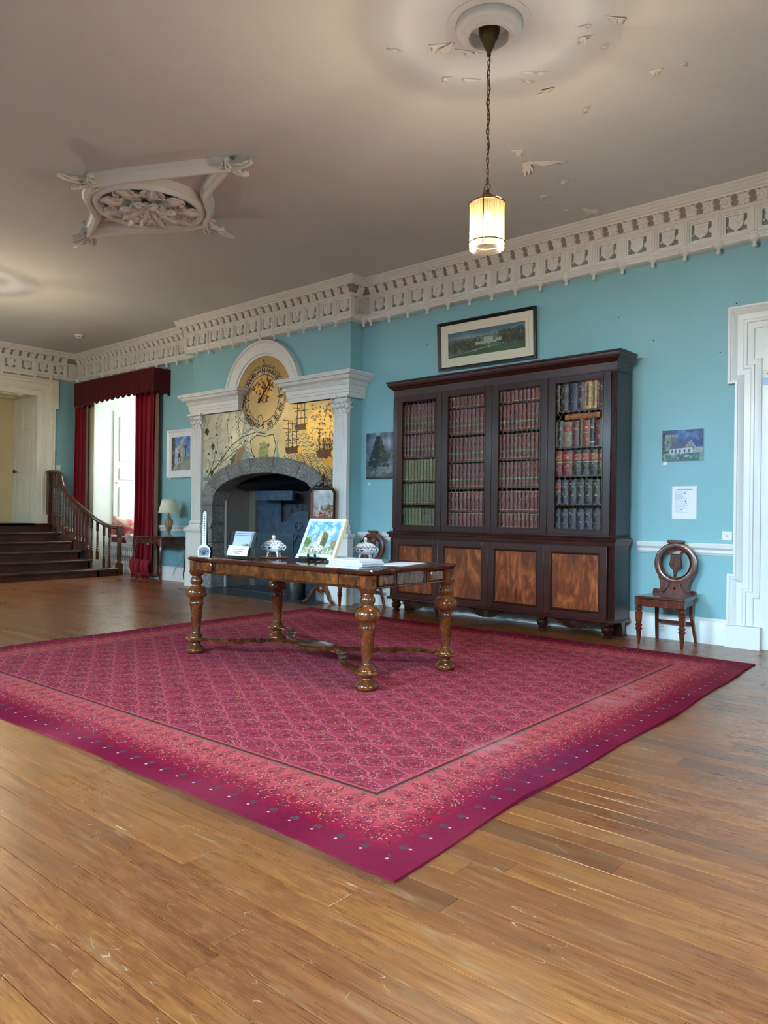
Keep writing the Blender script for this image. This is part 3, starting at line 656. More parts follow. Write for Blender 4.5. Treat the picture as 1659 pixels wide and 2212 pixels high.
# pilasters
def pilaster(xc):
    w_=.115
    m=MB(); y0=-.275; pts=[(-w_,0)]; nfl=7; fw_=.185/nfl
    prof=[(-w_,-.219),(-w_,y0)]
    for i in range(nfl):
        x0=-.0925+i*fw_
        for a in (0,.25,.5,.75): 
            prof.append((x0+fw_*(.12+.76*a/.75),y0+(.011*math.sin(PI*a/.75) if 0<a<.75 else 0)))
    prof+=[(w_,y0),(w_,-.219)]
    m.prism([(x+xc,y) for x,y in prof],.985,2.315,'z'); fl(m.build('pilaster_shaft',M['plaster'],fire,angle=25))
    P=[(xc-w_-.0,BY,0),(xc-w_,y0,0),(xc+w_,y0,0),(xc+w_,BY,0)]
    base=MB().sweep(P,(0,0,1),[(-.05,.985),(.004,.985),(.008,.968),(.022,.958),(.026,.94),(.016,.926),(.018,.91),(.034,.9),(.04,.88),(.036,.862),(-.05,.862)],1)
    fl(base.build('pilaster_base',M['plaster'],fire,angle=28))
    ped=MB().box(xc-.185,xc+.185,-.315,BY,0,.80).sweep([(xc-.185,BY,0),(xc-.185,-.315,0),(xc+.185,-.315,0),(xc+.185,BY,0)],(0,0,1),[(0,.80),(.006,.80),(.02,.815),(.028,.84),(.028,.862),(-.1,.862),(-.1,.80)],1)
    ped.box(xc-.19,xc+.19,-.33,BY,0,.2); fl(ped.build('pedestal',M['plaster'],fire,angle=28))
    # capital: bell, two rows of leaves, volutes, abacus
    cap=MB(); cap.box(xc-.112,xc+.112,-.27,BY,2.315,2.535); cap.box(xc-.165,xc+.165,-.335,BY,2.525,2.55); cap.box(xc-.12,xc+.12,-.285,BY,2.31,2.33)
    cap=fl(cap.build('capital',M['plaster'],fire,smooth=False))
    def leaf(x,y,z,h,wd,rz):
        m=MB()
        def fn(u,v):
            a=(u-.5)*2; wv=wd*(.55+.5*math.sin(PI*min(1,v*.9+.1)))*(1+.12*math.cos(v*22)); out=.008+.05*v**3; zz=h*(v if v<.85 else .85+.15*math.sin((v-.85)/.15*PI))
            X_=a*wv/2; Y_=-(out+.012*(1-a*a)); return (x+X_*math.cos(rz)-Y_*math.sin(rz),y+X_*math.sin(rz)+Y_*math.cos(rz),z+zz)
        m.grid(fn,4,7); o=m.build('leaf',M['plaster'],cap,angle=70,fix=False); o.location=(-FX+FX-0,0,0); o.location=(0,0,0)
        sld=o.modifiers.new('t','SOLIDIFY'); sld.thickness=.006
        o.matrix_parent_inverse=Matrix.Identity(4); o.location=(0,0,0)
    for x in (-.075,0,.075): leaf(xc+x,-.27,2.33,.085,.075,0)
    for x in (-.108,-.038,.038,.108): leaf(xc+x,-.268,2.395,.08,.07,0)
    for y_ in (-.245,): leaf(xc+.112,y_,2.33,.085,.06,PI/2); leaf(xc+.112,y_,2.40,.075,.06,PI/2); leaf(xc-.112,y_,2.33,.085,.06,-PI/2)
    for sx in (-1,1):
        sp=[(xc+sx*(.125-.028*(k/14)*math.cos(k*.75)-.0),-.295-.01*math.cos(k*.3),2.497+.03*(1-k/16)*math.sin(k*.75)) for k in range(14)]
        MB().tube(sp,.009,6).build('volute',M['plaster'],cap)
    MB().lathe([(0,-.012),(.022,0),(0,.012)],(xc,-.335,2.538),8).build('fleuron',M['plaster'],cap)
pilaster(-9.328); pilaster(-6.378)
# broken entablature and arched hood
ENT=[(-.05,2.53),(0,2.53),(0,2.585),(.012,2.59),(.012,2.62),(.02,2.628),(.02,2.675),(.035,2.685),(.042,2.70),(.042,2.722),(.05,2.728),(.06,2.735),(.085,2.745),(.1,2.765),(.105,2.78),(.13,2.785),(.13,2.80),(.14,2.815),(.14,2.828),(-.05,2.828)]
for a,b_,end in ((-9.455,-8.325,0),(-7.305,-6.215,1)):
    P=[(a,BY if end else 0,0),(a,-.30,0),(b_,-.30,0),(b_,0 if end else BY,0)]
    m=MB().box(a+.01,b_-.01,-.295,BY+.01,2.53,2.82); m.sweep(P,(0,0,1),ENT,1)
    if end==0: m.box(a+.01,BX0+.05,-.295,0,2.53,2.82)
    en=fl(m.build('entablature',M['plaster'],fire,angle=25))
    dm=MB(); x=a+.01
    while x<b_-.01: dm.box(x,x+.012,-.352,-.34,2.702,2.722); x+=.022
    o=dm.build('dentils',M['plaster'],en,smooth=False); o['kind']='stuff'
ar=[]
for k in range(41):
    a=math.radians(12+156*k/40); ar.append((FX+math.cos(a),0,FZ+math.sin(a)))
prof=[(.57,-.2),(.57,.0),(.575,.015),(.60,.02),(.605,.035),(.66,.04),(.68,.05),(.71,.05),(.715,.04),(.74,.045),(.755,.065),(.78,.065),(.78,-.2)]
vs=[];fs=[];kk=len(prof)
for k in range(41):
    a=math.radians(12+156*k/40)
    for r,o_ in prof: vs.append((FX+r*math.cos(a),-.235-o_,FZ+r*math.sin(a)))
for k in range(40):
    for q_ in range(kk-1): fs.append((k*kk+q_,(k+1)*kk+q_,(k+1)*kk+q_+1,k*kk+q_+1))
fl(MB().add(vs,fs).build('arched_hood',M['plaster'],fire,angle=28))
# firebox
M['soot']=plain('sooty_fire_bricks',(58,66,76),.75,var=.35,scale=14,bump=.2,bs=30)
M['taupe']=plain('fire_cheek_board',(132,126,118),.6,var=.08)
M['fireback']=plain('cast_iron_fireback',(74,94,118),.42,.4,var=.25,scale=10,bump=.1,bs=60)
fb=MB().box(-9.1,-6.6,.5,.6,0,2.2); fb.box(-9.1,-6.6,.0,.6,2.0,2.2); fb.box(-6.75,-6.65,-.05,.55,0,2.2)
fl(fb.build('firebox',M['soot'],fire,smooth=False))
fl(MB().box(-9.0,-8.95,.0,.52,0,2.0).box(-8.95,-8.80,.42,.5,0,1.9).build('fire_cheek',M['taupe'],fire,smooth=False))
fl(MB().box(-8.955,-8.94,-.03,.0,.0,1.45).build('cheek_edge_strip',M['switch'],fire,smooth=False))
for r_ in range(16):
    for c_ in range(7):
        x=-8.30+.24*c_+(.12 if r_%2 else 0); fl(MB().box(x,x+.228,.485,.505,.35+.075*r_,.35+.075*r_+.067).build('brick',M['soot'],fire,smooth=False))
hd=MB().add([(-8.95,.02,1.50),(-7.1,.02,1.56),(-7.35,.45,1.42),(-8.75,.45,1.42),(-8.6,.3,2.0),(-7.4,.3,2.0),(-7.4,.5,2.0),(-8.6,.5,2.0)],[(0,1,2,3),(0,1,5,4),(1,2,6,5),(3,0,4,7),(2,3,7,6)])
fl(hd.build('smoke_hood',M['black_metal'],fire,smooth=False)); fl(MB().box(-8.55,-7.75,.2,.26,1.28,1.42).build('hood_plate',M['fireback'],fire,bevel=.006,smooth=False))
fl(MB().box(-8.78,-8.25,.44,.47,.02,1.36).build('back_plate',M['fireback'],fire,smooth=False))
fbk=[(-8.26,0),(-7.26,0),(-7.26,.97),(-7.42,.98)]+[(-7.76+.34*math.cos(a),.98+.16*math.sin(a)) for a in np.linspace(.2,PI-.2,9)]+[(-8.1,.98),(-8.26,.97)]
f2=fl(MB().prism(fbk,.42,.455,'y').build('fireback',M['fireback'],fire,bevel=.008,smooth=False))
sc=[(-7.85+.09*(1-k/20)*math.cos(k*.55),.41,.9+.09*(1-k/20)*math.sin(k*.55)) for k in range(18)]
MB().tube(sc,.012,6).tube([(-7.95,.41,.65),(-7.85,.41,.78),(-7.72,.41,.72),(-7.6,.41,.85)],.012,6).build('relief_scroll',M['fireback'],f2)
struct('floor_hearth',MB().box(-9.2,-6.5,-.66,.5,-.005,.006),M['slate'],smooth=False)
# small carved stop on the left jamb
fl(MB().prism([(-8.99,1.0),(-8.93,1.03),(-8.9,.98),(-8.93,.9),(-8.97,.86)],-.30,-.25,'y').build('carved_stop',M['stone'],fire,bevel=.01))
# ================================================================== STAIRCASE
ST=thing('staircase','broad dark oak stairs with a turned balustrade rising to the doorway','stairs',(-12.4,-1.6,0))
def sl(o): o.location=(o.location[0]+12.4,o.location[1]+1.6,o.location[2]); return o
SX=[-11.69,-12.01,-12.33,-12.655,-12.98,-13.30]; SZ=[.13,.272,.417,.565,.714,LZ]; SE=[-.17,-.47,-.5,-.52,-.53,-.56]
for k in range(6):
    xb=SX[k+1]-.02 if k<5 else -14.3; z0=SZ[k-1] if k else 0
    if k==5:
        sl(MB().box(xb,SX[k]+.03,AY0+.0,AY1-.05,SZ[k]-.035,SZ[k]).box(XA+.0,SX[k]+.03,-3.2,SE[k],SZ[k]-.035,SZ[k]).build('tread',M['stair'],ST,smooth=False))
    else: sl(MB().box(xb,SX[k]+.03,-3.2,SE[k]+.02,SZ[k]-.035,SZ[k]).build('tread',M['stair'],ST,bevel=.008))
    sl(MB().box(SX[k]-.03,SX[k],-3.2,SE[k],z0-.0,SZ[k]-.035).build('riser',M['stair'],ST,smooth=False))
strg=[(SX[0]-.05,0)]
for k in range(6): strg+=[(SX[k],SZ[k-1]-.0 if k else 0),(SX[k],SZ[k]-.036)]
strg+=[(XA+.005,LZ-.036),(XA+.005,0)]
sl(MB().prism(strg[1:],-.53,-.50,'y').build('stringer',M['stair'],ST,smooth=False))
RP=[((-11.76,-.125),.815),((-11.866,-.224),.84),((-11.98,-.315),.905),((-12.175,-.413),1.035),((-12.45,-.485),1.21),((-12.65,-.52),1.335),((-12.772,-.53),1.41),((-12.878,-.54),1.50),((-12.93,-.544),1.61),((-12.98,-.548),1.73),((-13.06,-.555),1.775),((-13.20,-.565),1.79),((-13.29,-.572),1.79)]
xs=[-p_[0][0] for p_ in RP]
def rail_at(t):
    n=len(RP)-1; f=t*n; i=min(int(f),n-1); u=f-i; a,b_=RP[i],RP[i+1]
    return (a[0][0]*(1-u)+b_[0][0]*u,a[0][1]*(1-u)+b_[0][1]*u,a[1]*(1-u)+b_[1]*u)
# smooth handrail
pts=[Vector((p_[0][0],p_[0][1],p_[1])) for p_ in RP]
sm=[]
for i in range(len(pts)-1):
    p0,p1,p2,p3=pts[max(i-1,0)],pts[i],pts[i+1],pts[min(i+2,len(pts)-1)]
    for u in np.linspace(0,1,6,endpoint=False):
        sm.append(.5*((2*p1)+(p2-p0)*u+(2*p0-5*p1+4*p2-p3)*u*u+(3*p1-p0-3*p2+p3)*u**3))
sm.append(pts[-1])
sl(MB().tube(sm,.045,10,flat=.8).build('handrail',M['rail'],ST))
bal=MB(); bal.cbox((0,0,.11),(.036,.036,.22))
bal.lathe([(.014,.22),(.021,.23),(.016,.245),(.026,.265),(.022,.29)]+[(.013+.008*(k%2),.30+.03*k) for k in range(12)]+[(.012,.67),(.016,.70),(.013,.74),(.018,.76)],n=8); bal.cbox((0,0,.88),(.034,.034,.24))
bal_me=bal.mesh('baluster',M['rail'])
bx=[(-11.855,-.225),(-11.93,-.285),(-12.03,-.35)]+[(-12.13,-.40),(-12.22,-.428)]+[(x,-.45-.1*min(1,(-12.3-x)/.9)) for x in np.linspace(-12.31,-13.24,12)]
for x,y in bx:
    zb=0
    for k in range(6):
        if x<SX[k]+.03: zb=SZ[k]
    zr=min(RP,key=lambda p_:abs(p_[0][0]-x)); zt=float(np.interp(-x,xs,[p_[1] for p_ in RP]))-.03
    sl(link(bal_me,'baluster',ST,(x,y,zb),(0,0,0),(1,1,zt-zb)))
nw=MB(); nw.cbox((0,0,.1),(.09,.09,.2)); nw.lathe([(.04,.2),(.045,.22),(.03,.24),(.038,.28),(.036,.55),(.04,.6),(.03,.64),(.044,.67),(.044,.7)],n=12); nw.cbox((0,0,.745),(.085,.085,.09)); nw.cbox((0,0,.81),(.115,.115,.03)); nw.cbox((0,0,.83),(.1,.1,.02))
sl(nw.build('newel_post',M['rail'],ST,(-11.745,-.105,0)))
sl(MB().cbox((0,0,.45),(.09,.09,.9)).cbox((0,0,.925),(.12,.11,.04)).build('newel_post',M['stair'],ST,(-13.31,-.575,LZ),bevel=.006))
# ================================================================== CURTAINS
def velvet(name,c):
    t=NT(name); n=t.noise(t.coord('World',scale=(1,1,.3)),9,3)
    t.set(col=t.ramp(n,[(.3,tuple(x*.8 for x in lin(c))),(.7,tuple(x*1.15 for x in lin(c)))]),rough=.6,spec=.25,sheen=.06,sheenr=.3); return t.m
M['velvet']=velvet('crimson_velvet',(134,10,34)); M['velvet_dark']=velvet('maroon_velvet_pelmet',(78,2,16)); M['lining']=plain('dusty_curtain_lining',(132,98,84),.8,var=.08)
def drape(name,parent,x0,x1,y,z0,z1,n,amp,mat,seed,taper=0,flare=0):
    r=random.Random(seed); ph=[r.uniform(0,6.28) for _ in range(4)]
    def fn(u,v):
        z=z0+(z1-z0)*v; sp=1-taper*math.sin(PI*min(1,(1-v)*1.1))**2; xc=(x0+x1)/2; x=xc+(x0-xc+(x1-x0)*u)*sp
        a=amp*(.55+.45*(1-v)); f=math.sin(u*n*2*PI+ph[0]+.5*math.sin(v*2+ph[1]))+.35*math.sin(u*n*4.6*PI+ph[2]+v)
        yy=y-a*f-flare*(1-v)**6
        x+=.02*math.sin(u*n*2*PI+ph[3])
        return (x,yy,z)
    o=MB().grid(fn,int(n*14),26).build(name,mat,parent,angle=180,fix=False)
    s=o.modifiers.new('t','SOLIDIFY'); s.thickness=.006; return o
cu=thing('curtain','narrow crimson velvet curtain at the left side of the bay by the stairs','curtain',(-13.1,-.1,0))
def at(o,t): o.location=Vector(o.location)-t.location; return o
at(drape('panel',cu,-13.30,-12.93,-.115,.35,3.06,3,.035,M['velvet'],1),cu); at(drape('lining',cu,-12.95,-12.89,-.09,.35,3.06,1,.02,M['lining'],5),cu)
cu2=thing('curtain','wide crimson velvet curtain with fringed hem reaching the floor behind the console table','curtain',(-10.9,-.12,0))
at(drape('panel',cu2,-11.22,-10.68,-.14,.10,3.06,4,.042,M['velvet'],2,.06,.05),cu2); at(drape('lining',cu2,-10.72,-10.625,-.10,.06,3.06,2,.025,M['lining'],3),cu2)
fr=MB()
for k in range(60):
    x=-11.20+.52*k/59; fr.tube([(x,-.19+.02*math.sin(k),.11),(x+.004*math.sin(k*3),-.2+.02*math.sin(k*1.7),.012)],.004,4)
o=at(fr.build('fringe',M['velvet'],cu2),cu2); o['kind']='stuff'
for sx,xa,xb in ((0,-11.22,-10.97),(1,-10.93,-10.68)):
    def fn(u,v): 
        x=xa+(xb-xa)*u; return (x,-.2-.035*math.sin(u*PI)-.025*math.sin(v*PI)+.012*math.sin(u*14),.10+.22*v-.03*math.sin(u*PI)*(1-v))
    o=at(MB().grid(fn,14,6).build('gathered_hem',M['velvet'],cu2,angle=180,fix=False),cu2)
pm=thing('pelmet','maroon velvet pelmet box with scalloped lower edge above the window bay','pelmet',(-11.7,0,3.2))
def pel(path,name):
    n=180; P=[Vector(p_) for p_ in path]; Ls=[(P[i+1]-P[i]).length for i in range(len(P)-1)]; Lt=sum(Ls); vs=[];fs=[]
    for k in range(n+1):
        s=Lt*k/n; i=0
        while i<len(Ls)-1 and s>Ls[i]: s-=Ls[i]; i+=1
        p_=P[i].lerp(P[i+1],s/Ls[i]); sn=Lt*k/n
        sc_=.045*abs(math.sin(sn*PI/.17))+.02*math.sin(sn*1.9+.6); 
        for z in (3.375,3.36,3.18,3.035-sc_,3.02-sc_): vs.append((p_.x,p_.y-.004*math.sin(sn*40)*(1 if z<3.1 else 0),z))
    for k in range(n):
        for j in range(4): fs.append((k*5+j,(k+1)*5+j,(k+1)*5+j+1,k*5+j+1))
    o=MB().add(vs,fs).build(name,M['velvet_dark'],pm,angle=60,fix=False); s=o.modifiers.new('t','SOLIDIFY'); s.thickness=.02; return at(o,pm)
pel([(-12.97,-.0,0),(-12.97,-.30,0),(-10.45,-.30,0),(-10.45,0,0)],'valance')
at(MB().box(-12.96,-10.46,-.29,0,3.34,3.37).build('board',M['velvet_dark'],pm,smooth=False),pm)
tr=MB()
for k in range(170):
    s=k/169*3.12; x,y=(-12.97,-.3*s/.3) if s<.3 else (-12.97+s-.3,-.30) if s<2.82 else (-10.45,-.30+s-2.82); z=3.02-.045*abs(math.sin(s*PI/.17))-.02*math.sin(s*1.9+.6)
    tr.tube([(x,y-.012,z+.012),(x,y-.014,z-.02)],.007,4)
o=at(tr.build('fringe',M['velvet_dark'],pm),pm); o['kind']='stuff'
# ---- window seat in the bay
ws=thing('window_seat','white window seat with turned baluster front in the curtained bay','window seat',(-11.97,.29,0))
at(MB().box(RX0+.002,RX1-.002,.28,.34,0,.09).box(RX0+.002,RX1-.002,.28,.34,.46,.53).box(RX0+.002,RX1-.002,.30,1.28,.50,.53).build('seat_box',M['gloss_white'],ws,smooth=False),ws)
at(MB().box(RX0+.002,RX1-.002,.46,.48,.0,.5).build('dark_void',M['black'],ws,smooth=False),ws)
bm_=MB().cbox((0,0,.02),(.03,.03,.05)).cbox((0,0,.35),(.03,.03,.05)).lathe([(.010,.04),(.02,.07),(.022,.1),(.012,.13),(.014,.15),(.012,.18),(.012,.2),(.018,.22),(.022,.26),(.02,.29),(.010,.33)],n=8).mesh('seat_baluster',M['gloss_white'])
for k in range(26): 
    o=link(bm_,'seat_baluster',ws,(RX0+.05+.062*k,.308,.09)); at(o,ws)
cs=MB(); cs.box(RX0+.035,RX1-.01,.31,1.2,.532,.63); sc_=tag(cs.build('seat_cushion',velvet('red_seat_cushion',(112,14,34)),bevel=.03),'long dark red cushion on the white window seat','cushion')
def pillow(name,label,loc,rot,w_,h_,d_,mat):
    def side(sg):
        return lambda u,v:((u-.5)*w_*(1-.10*math.sin(v*PI)**1),sg*d_*(math.sin(u*PI)**.5*math.sin(v*PI)**.5)*.5,(v-.5)*h_*(1-.10*math.sin(u*PI)))
    m=MB().grid(side(1),14,12).grid(side(-1),14,12); o=m.build(name,mat,None,loc,rot,angle=180); return tag(o,label,'cushion')
t=NT('cream_red_striped_cushion'); wv=t.noise(t.coord('Object',scale=(1.2,1,2.2)),2.6,2,.5,.8); t.set(col=t.ramp(wv,[(.42,lin((226,200,176))),(.52,lin((210,120,120))),(.62,lin((196,60,84)))]),rough=.7); M['cush']=t.m
pillow('cushion','cream and rose cushion propped in the window bay',(-12.50,.46,.80),(math.radians(-14),math.radians(10),math.radians(52)),.54,.36,.17,M['cush'])
cb=MB().prism([(-.09,.2),(.09,.2),(.10,.16),(.07,.1),(.04,.06),(.045,0),(-.045,0),(-.04,.06),(-.07,.1),(-.10,.16)],-.04,.04,'y'); cb.tube([(-.07,-.045,.16),(0,-.05,.1),(.07,-.045,.16)],.01,6)
tag(cb.build('corbel_bracket',M['plaster'],None,(-12.0,.235,.5),bevel=.006),'small white carved bracket against the window seat top','bracket')
# ================================================================== CONSOLE TABLE + LAMP
M['consolewood']=wood('console_mahogany',(40,18,14),(84,38,26),(120,60,40),(2,2,2),.25,.5,1)
ct=thing('console_table','small dark mahogany console table with cabriole legs under the lamp','table',(-10.215,-.275,0))
m=MB(); m.box(-.385,.385,-.255,.225,.695,.715); ct_top=m.build('top',M['consolewood'],ct,bevel=.008)
def apron(L):
    return [(-L,.695),(-L,.56),(-L+.04,.575),(-L+.09,.61),(-L+.13,.60),(-.08,.615),(-.05,.60),(0,.585),(.05,.60),(.08,.615),(L-.13,.60),(L-.09,.61),(L-.04,.575),(L,.56),(L,.695)]
MB().prism(apron(.35),-.235,-.215,'y').build('apron',M['consolewood'],ct,smooth=False); MB().prism(apron(.35),.185,.205,'y').build('apron',M['consolewood'],ct,smooth=False)
for x in (-.355,.335): MB().prism(apron(.22),x,x+.02,'x',(0,-.015,0)).build('apron',M['consolewood'],ct,smooth=False)
MB().lathe([(0,-.012),(.022,-.006),(.03,.004),(.018,.012),(0,.016)],n=10).build('carved_shell',M['steel'],ct,(0,-.237,.60),(PI/2,0,0))
for sx in (-1,1):
    for sy in (-1,1):
        x,y=sx*.335,-.015+sy*.205; P=[(x,y,.69),(x+sx*.012,y+sy*.012,.58),(x+sx*.03,y+sy*.03,.48),(x+sx*.012,y+sy*.012,.30),(x-sx*.004,y-sy*.004,.14),(x+sx*.0,y+sy*.0,.06),(x+sx*.03,y+sy*.025,.018),(x+sx*.045,y+sy*.035,.012)]
        MB().tube(P,[.026,.028,.026,.018,.013,.013,.017,.012],8).build('leg',M['consolewood'],ct)
lp=thing('table_lamp','table lamp with fluted urn base and pleated pale shade','lamp',(-10.0,-.29,.7155))
m=MB(); nf=18
def urn(u,v):
    prof=[(.062,0),(.066,.008),(.055,.02),(.03,.035),(.022,.05),(.026,.06),(.02,.075),(.034,.1),(.054,.15),(.064,.2),(.066,.24),(.058,.262),(.04,.272),(.03,.285),(.034,.30),(.02,.312),(.024,.33),(.012,.342)]
    f=v*(len(prof)-1); i=min(int(f),len(prof)-2); w_=f-i; r=prof[i][0]*(1-w_)+prof[i+1][0]*w_; z=prof[i][1]*(1-w_)+prof[i+1][1]*w_
    if .09<z<.255: r*=1+.045*math.cos(nf*u*2*PI)
    return (r*math.cos(u*2*PI),r*math.sin(u*2*PI),z)
m.grid(urn,108,51); m.lathe([(.0,0),(.062,0)],n=20,cap=False); m.build('lamp_base',M['urnwood'],lp)
MB().tube([(0,0,.34),(0,0,.45)],.006,6).lathe([(.014,.36),(.014,.41)],n=10).build('lamp_stem',M['brass'],lp)
m=MB()
def shd(u,v):
    r=(.158+(.098-.158)*v)*(1+.018*math.cos(80*u*2*PI)); return (r*math.cos(u*2*PI),r*math.sin(u*2*PI),.368+.21*v)
m.grid(shd,320,3); o=m.build('lamp_shade',M['linen'],lp,angle=180,fix=False); s=o.modifiers.new('t','SOLIDIFY'); s.thickness=.002
MB().tube([(.157*math.cos(a),.157*math.sin(a),.37) for a in np.linspace(0,2*PI,40,endpoint=False)],.004,6,closed=True).tube([(.098*math.cos(a),.098*math.sin(a),.577) for a in np.linspace(0,2*PI,40,endpoint=False)],.004,6,closed=True).build('shade_trim',M['linen'],lp)
tag(MB().tube([(-9.90,-.20,.7205),(-9.86,-.13,.7205),(-9.86,-.03,.7205),(-9.88,-.022,.6),(-9.93,-.045,.45),(-10.04,-.05,.3),(-10.16,-.05,.22),(-10.24,-.048,.10)],.004,6).build('lamp_cable',M['cove']),'thin lamp flex trailing down the blue wall below the console','cable')
# ================================================================== things on the walls
def frame_picture(name,label,x,z,w_,h_,cv,fw_,fd,fmat,mat_rgb=None,mw=0,y=-.005,tilt=0,glass=False):
    t=thing(name,label,'picture',(x,y,z)); t.rotation_euler=(tilt,0,0)
    P=[(-w_/2,0,-h_/2),(w_/2,0,-h_/2),(w_/2,0,h_/2),(-w_/2,0,h_/2)]
    if fw_: MB().sweep(P,(0,-1,0),[(0,0),(0,fd),(-fw_*.4,fd+.004),(-fw_,fd*.6),(-fw_,0)],1,closed=True).build('frame',fmat,t,angle=28)
    MB().box(-w_/2+.001,w_/2-.001,-.008,0,-h_/2+.001,h_/2-.001).build('backing',fmat if not mw else M['cream'],t,smooth=False)
    if mw:
        a,b_=w_/2-fw_-mw,h_/2-fw_-mw
        m=MB().sweep([(-w_/2+fw_*.8,0,-h_/2+fw_*.8),(w_/2-fw_*.8,0,-h_/2+fw_*.8),(w_/2-fw_*.8,0,h_/2-fw_*.8),(-w_/2+fw_*.8,0,h_/2-fw_*.8)],(0,-1,0),[(0,.008),(0,.014),(-mw*.62,.014),(-mw*.62,.017),(-mw*.66,.017),(-mw*.66,.014),(-mw-fw_*.2,.014),(-mw-fw_*.2,.008)],1,closed=True)
        m.build('mount',mat_rgb,t,smooth=False)
    link(cv.mesh('painting',M['paint']),'painting',t,(0,-.0115 if (fw_ or mw) else -.012,0)); return t
# long landscape over the bookcase
w_,h_=1.245,.535; a,b_=w_/2-.14,h_/2-.125
c=Canvas(-a-.01,a+.01,-b_-.01,b_+.01,200,64,(84,104,104)); k=(c.V/b_+1)/2
c.a=np.where((k>.8)[...,None],(88,120,136),c.a); g=np.clip((k-.72)/.28,0,1)[...,None]; c.a=np.where(k[...,None]>.70,np.array((120,136,132))*(1-g)+np.array((62,98,120))*g,c.a)
c.noise(.12,5,1,16); c.poly([(-a-.02,-b_),(a+.02,-b_),(a+.02,-.06),(-a-.02,-.09)],(62,88,50)); c.noise(.1,8,2,20)
c.blobs(170,(-a,-.06,-.08,.03),.018,[(58,62,38),(74,72,44),(46,54,34),(86,78,50)],3); c.blobs(160,(.18,a,-.05,.08),.02,[(66,62,38),(84,74,46),(48,54,34)],4); c.blobs(90,(-a,a,.03,.065),.009,[(78,90,80),(92,100,88)],5)
for x0,x1,z0,z1 in ((-.13,-.04,-.03,.0),(-.02,.10,-.02,.045),(.13,.20,-.02,.012),(-.05,.14,-.03,-.005)): c.poly([(x0,z0),(x1,z0),(x1,z1),(x0,z1)],(170,164,146))
c.line([(-.18,-.085),(.0,-.07),(.24,-.05)],.008,(150,154,130)); c.line([(.04,-.08),(.05,-.02)],.014,(160,160,140)); c.line([(-a,-.11),(-.1,-.085)],.006,(140,148,124))
for x in np.linspace(-.14,.2,16): c.ell((x,-.055),.007,.008,(40,58,40))
c.line([(-.33,-.125),(-.33,-.10)],.006,(40,40,30)); c.grain(.05)
M['blackframe']=plain('black_painted_frame',(24,30,34),.35,var=.1); M['mount']=plain('cream_mount_board',(226,214,190),.7,var=.02); M['whiteframe']=plain('white_painted_frame',(236,240,240),.4,var=.02)
frame_picture('framed_picture','long black-framed landscape with a pale mansion hung above the bookcase',-4.44,3.0,w_,h_,c,.035,.035,M['blackframe'],M['mount'],.095,y=-.03,tilt=math.radians(3.0))
# church canvas
c=Canvas(-.18,.18,-.14,.14,150,116,(38,74,128)); c.noise(.35,9,1); c.noise(.25,22,2,14)
c.poly([(-.18,-.14),(-.13,-.14),(-.12,.08),(-.18,.12)],(20,30,46)); c.blobs(60,(-.18,-.12,-.1,.1),.012,[(16,24,40),(50,66,90),(120,140,150)],3)
c.poly([(-.155,-.05),(-.05,-.05),(-.05,.085),(-.155,.08)],(120,128,118)); c.poly([(-.105,-.05),(-.05,-.05),(-.05,.085),(-.105,.08)],(82,96,104))
for x in np.linspace(-.15,-.055,6): c.poly([(x,.08),(x+.012,.08),(x+.012,.1),(x,.1)],(160,162,140))
for x,z in ((-.125,.03),(-.135,.0),(-.08,.02)): c.ell((x,z),.006,.014,(30,36,46))
c.poly([(-.12,-.03),(.08,-.015),(.07,.035),(-.07,.02)],(74,80,106)); c.poly([(.03,-.018),(.11,-.015),(.075,.04)],(120,124,124)); c.line([(.03,-.018),(.075,.04),(.115,-.018)],.006,(176,184,186))
c.poly([(-.12,-.085),(.10,-.07),(.09,-.02),(-.11,-.032)],(176,186,190)); c.poly([(.09,-.07),(.18,-.07),(.18,-.02),(.1,-.02)],(140,154,160))
for x in (-.09,-.058,-.02,.02,.06): c.ell((x,-.052),.008,.016,(66,76,92))
c.poly([(-.18,-.14),(.18,-.14),(.18,-.075),(-.18,-.085)],(58,92,92)); c.blobs(120,(-.17,.17,-.13,-.075),.014,[(110,140,120),(40,80,90),(150,170,150),(36,100,110)],5,.7)
c.blobs(30,(-.05,.16,.04,.13),.02,[(120,160,200),(60,100,160),(90,130,180)],8,.35); c.grain(.08)
tcv=thing('canvas_painting','unframed canvas of a church with tower under dark blue sky right of the bookcase','picture',(-2.342,-.002,1.762))
MB().box(-.181,.181,-.018,0,-.141,.141).build('canvas_board',M['paper'],tcv,smooth=False); link(c.mesh('painting',M['paint']),'painting',tcv,(0,-.0185,0))
# fir-tree canvas
c=Canvas(-.37,.37,-.28,.28,190,150,(98,108,126)); c.noise(.35,6,1); c.noise(.25,16,2,9)
c.poly([(-.37,-.28),(.37,-.28),(.37,-.13),(-.37,-.1)],(74,82,80)); c.noise(.2,7,4,20); c.blobs(60,(-.3,.37,-.24,-.12),.03,[(120,130,134),(60,74,68),(140,148,152)],4,.5)
q=np.random.default_rng(5)
for k in range(300):
    t_=q.random(); wz=.02+.155*t_; x=-.17+q.uniform(-1,1)*wz; z=.23-.36*t_; c.ell((x,z),.022,.013,[(22,34,34),(32,46,42),(48,62,56),(16,24,26)][q.integers(4)],.9)
c.poly([(.02,-.11),(.37,-.12),(.37,.12),(.14,.10),(.13,.05),(.02,.03)],(110,108,98)); c.poly([(.15,-.1),(.22,-.1),(.22,.1),(.15,.09)],(142,142,134))
for x in (.06,.10): c.ell((x,-.02),.01,.02,(34,36,38))
c.line([(.02,.22),(.03,.06)],.008,(50,56,64)); c.poly([(-.37,-.28),(.37,-.28),(.37,-.265),(-.37,-.255)],(28,38,46)); c.grain(.08)
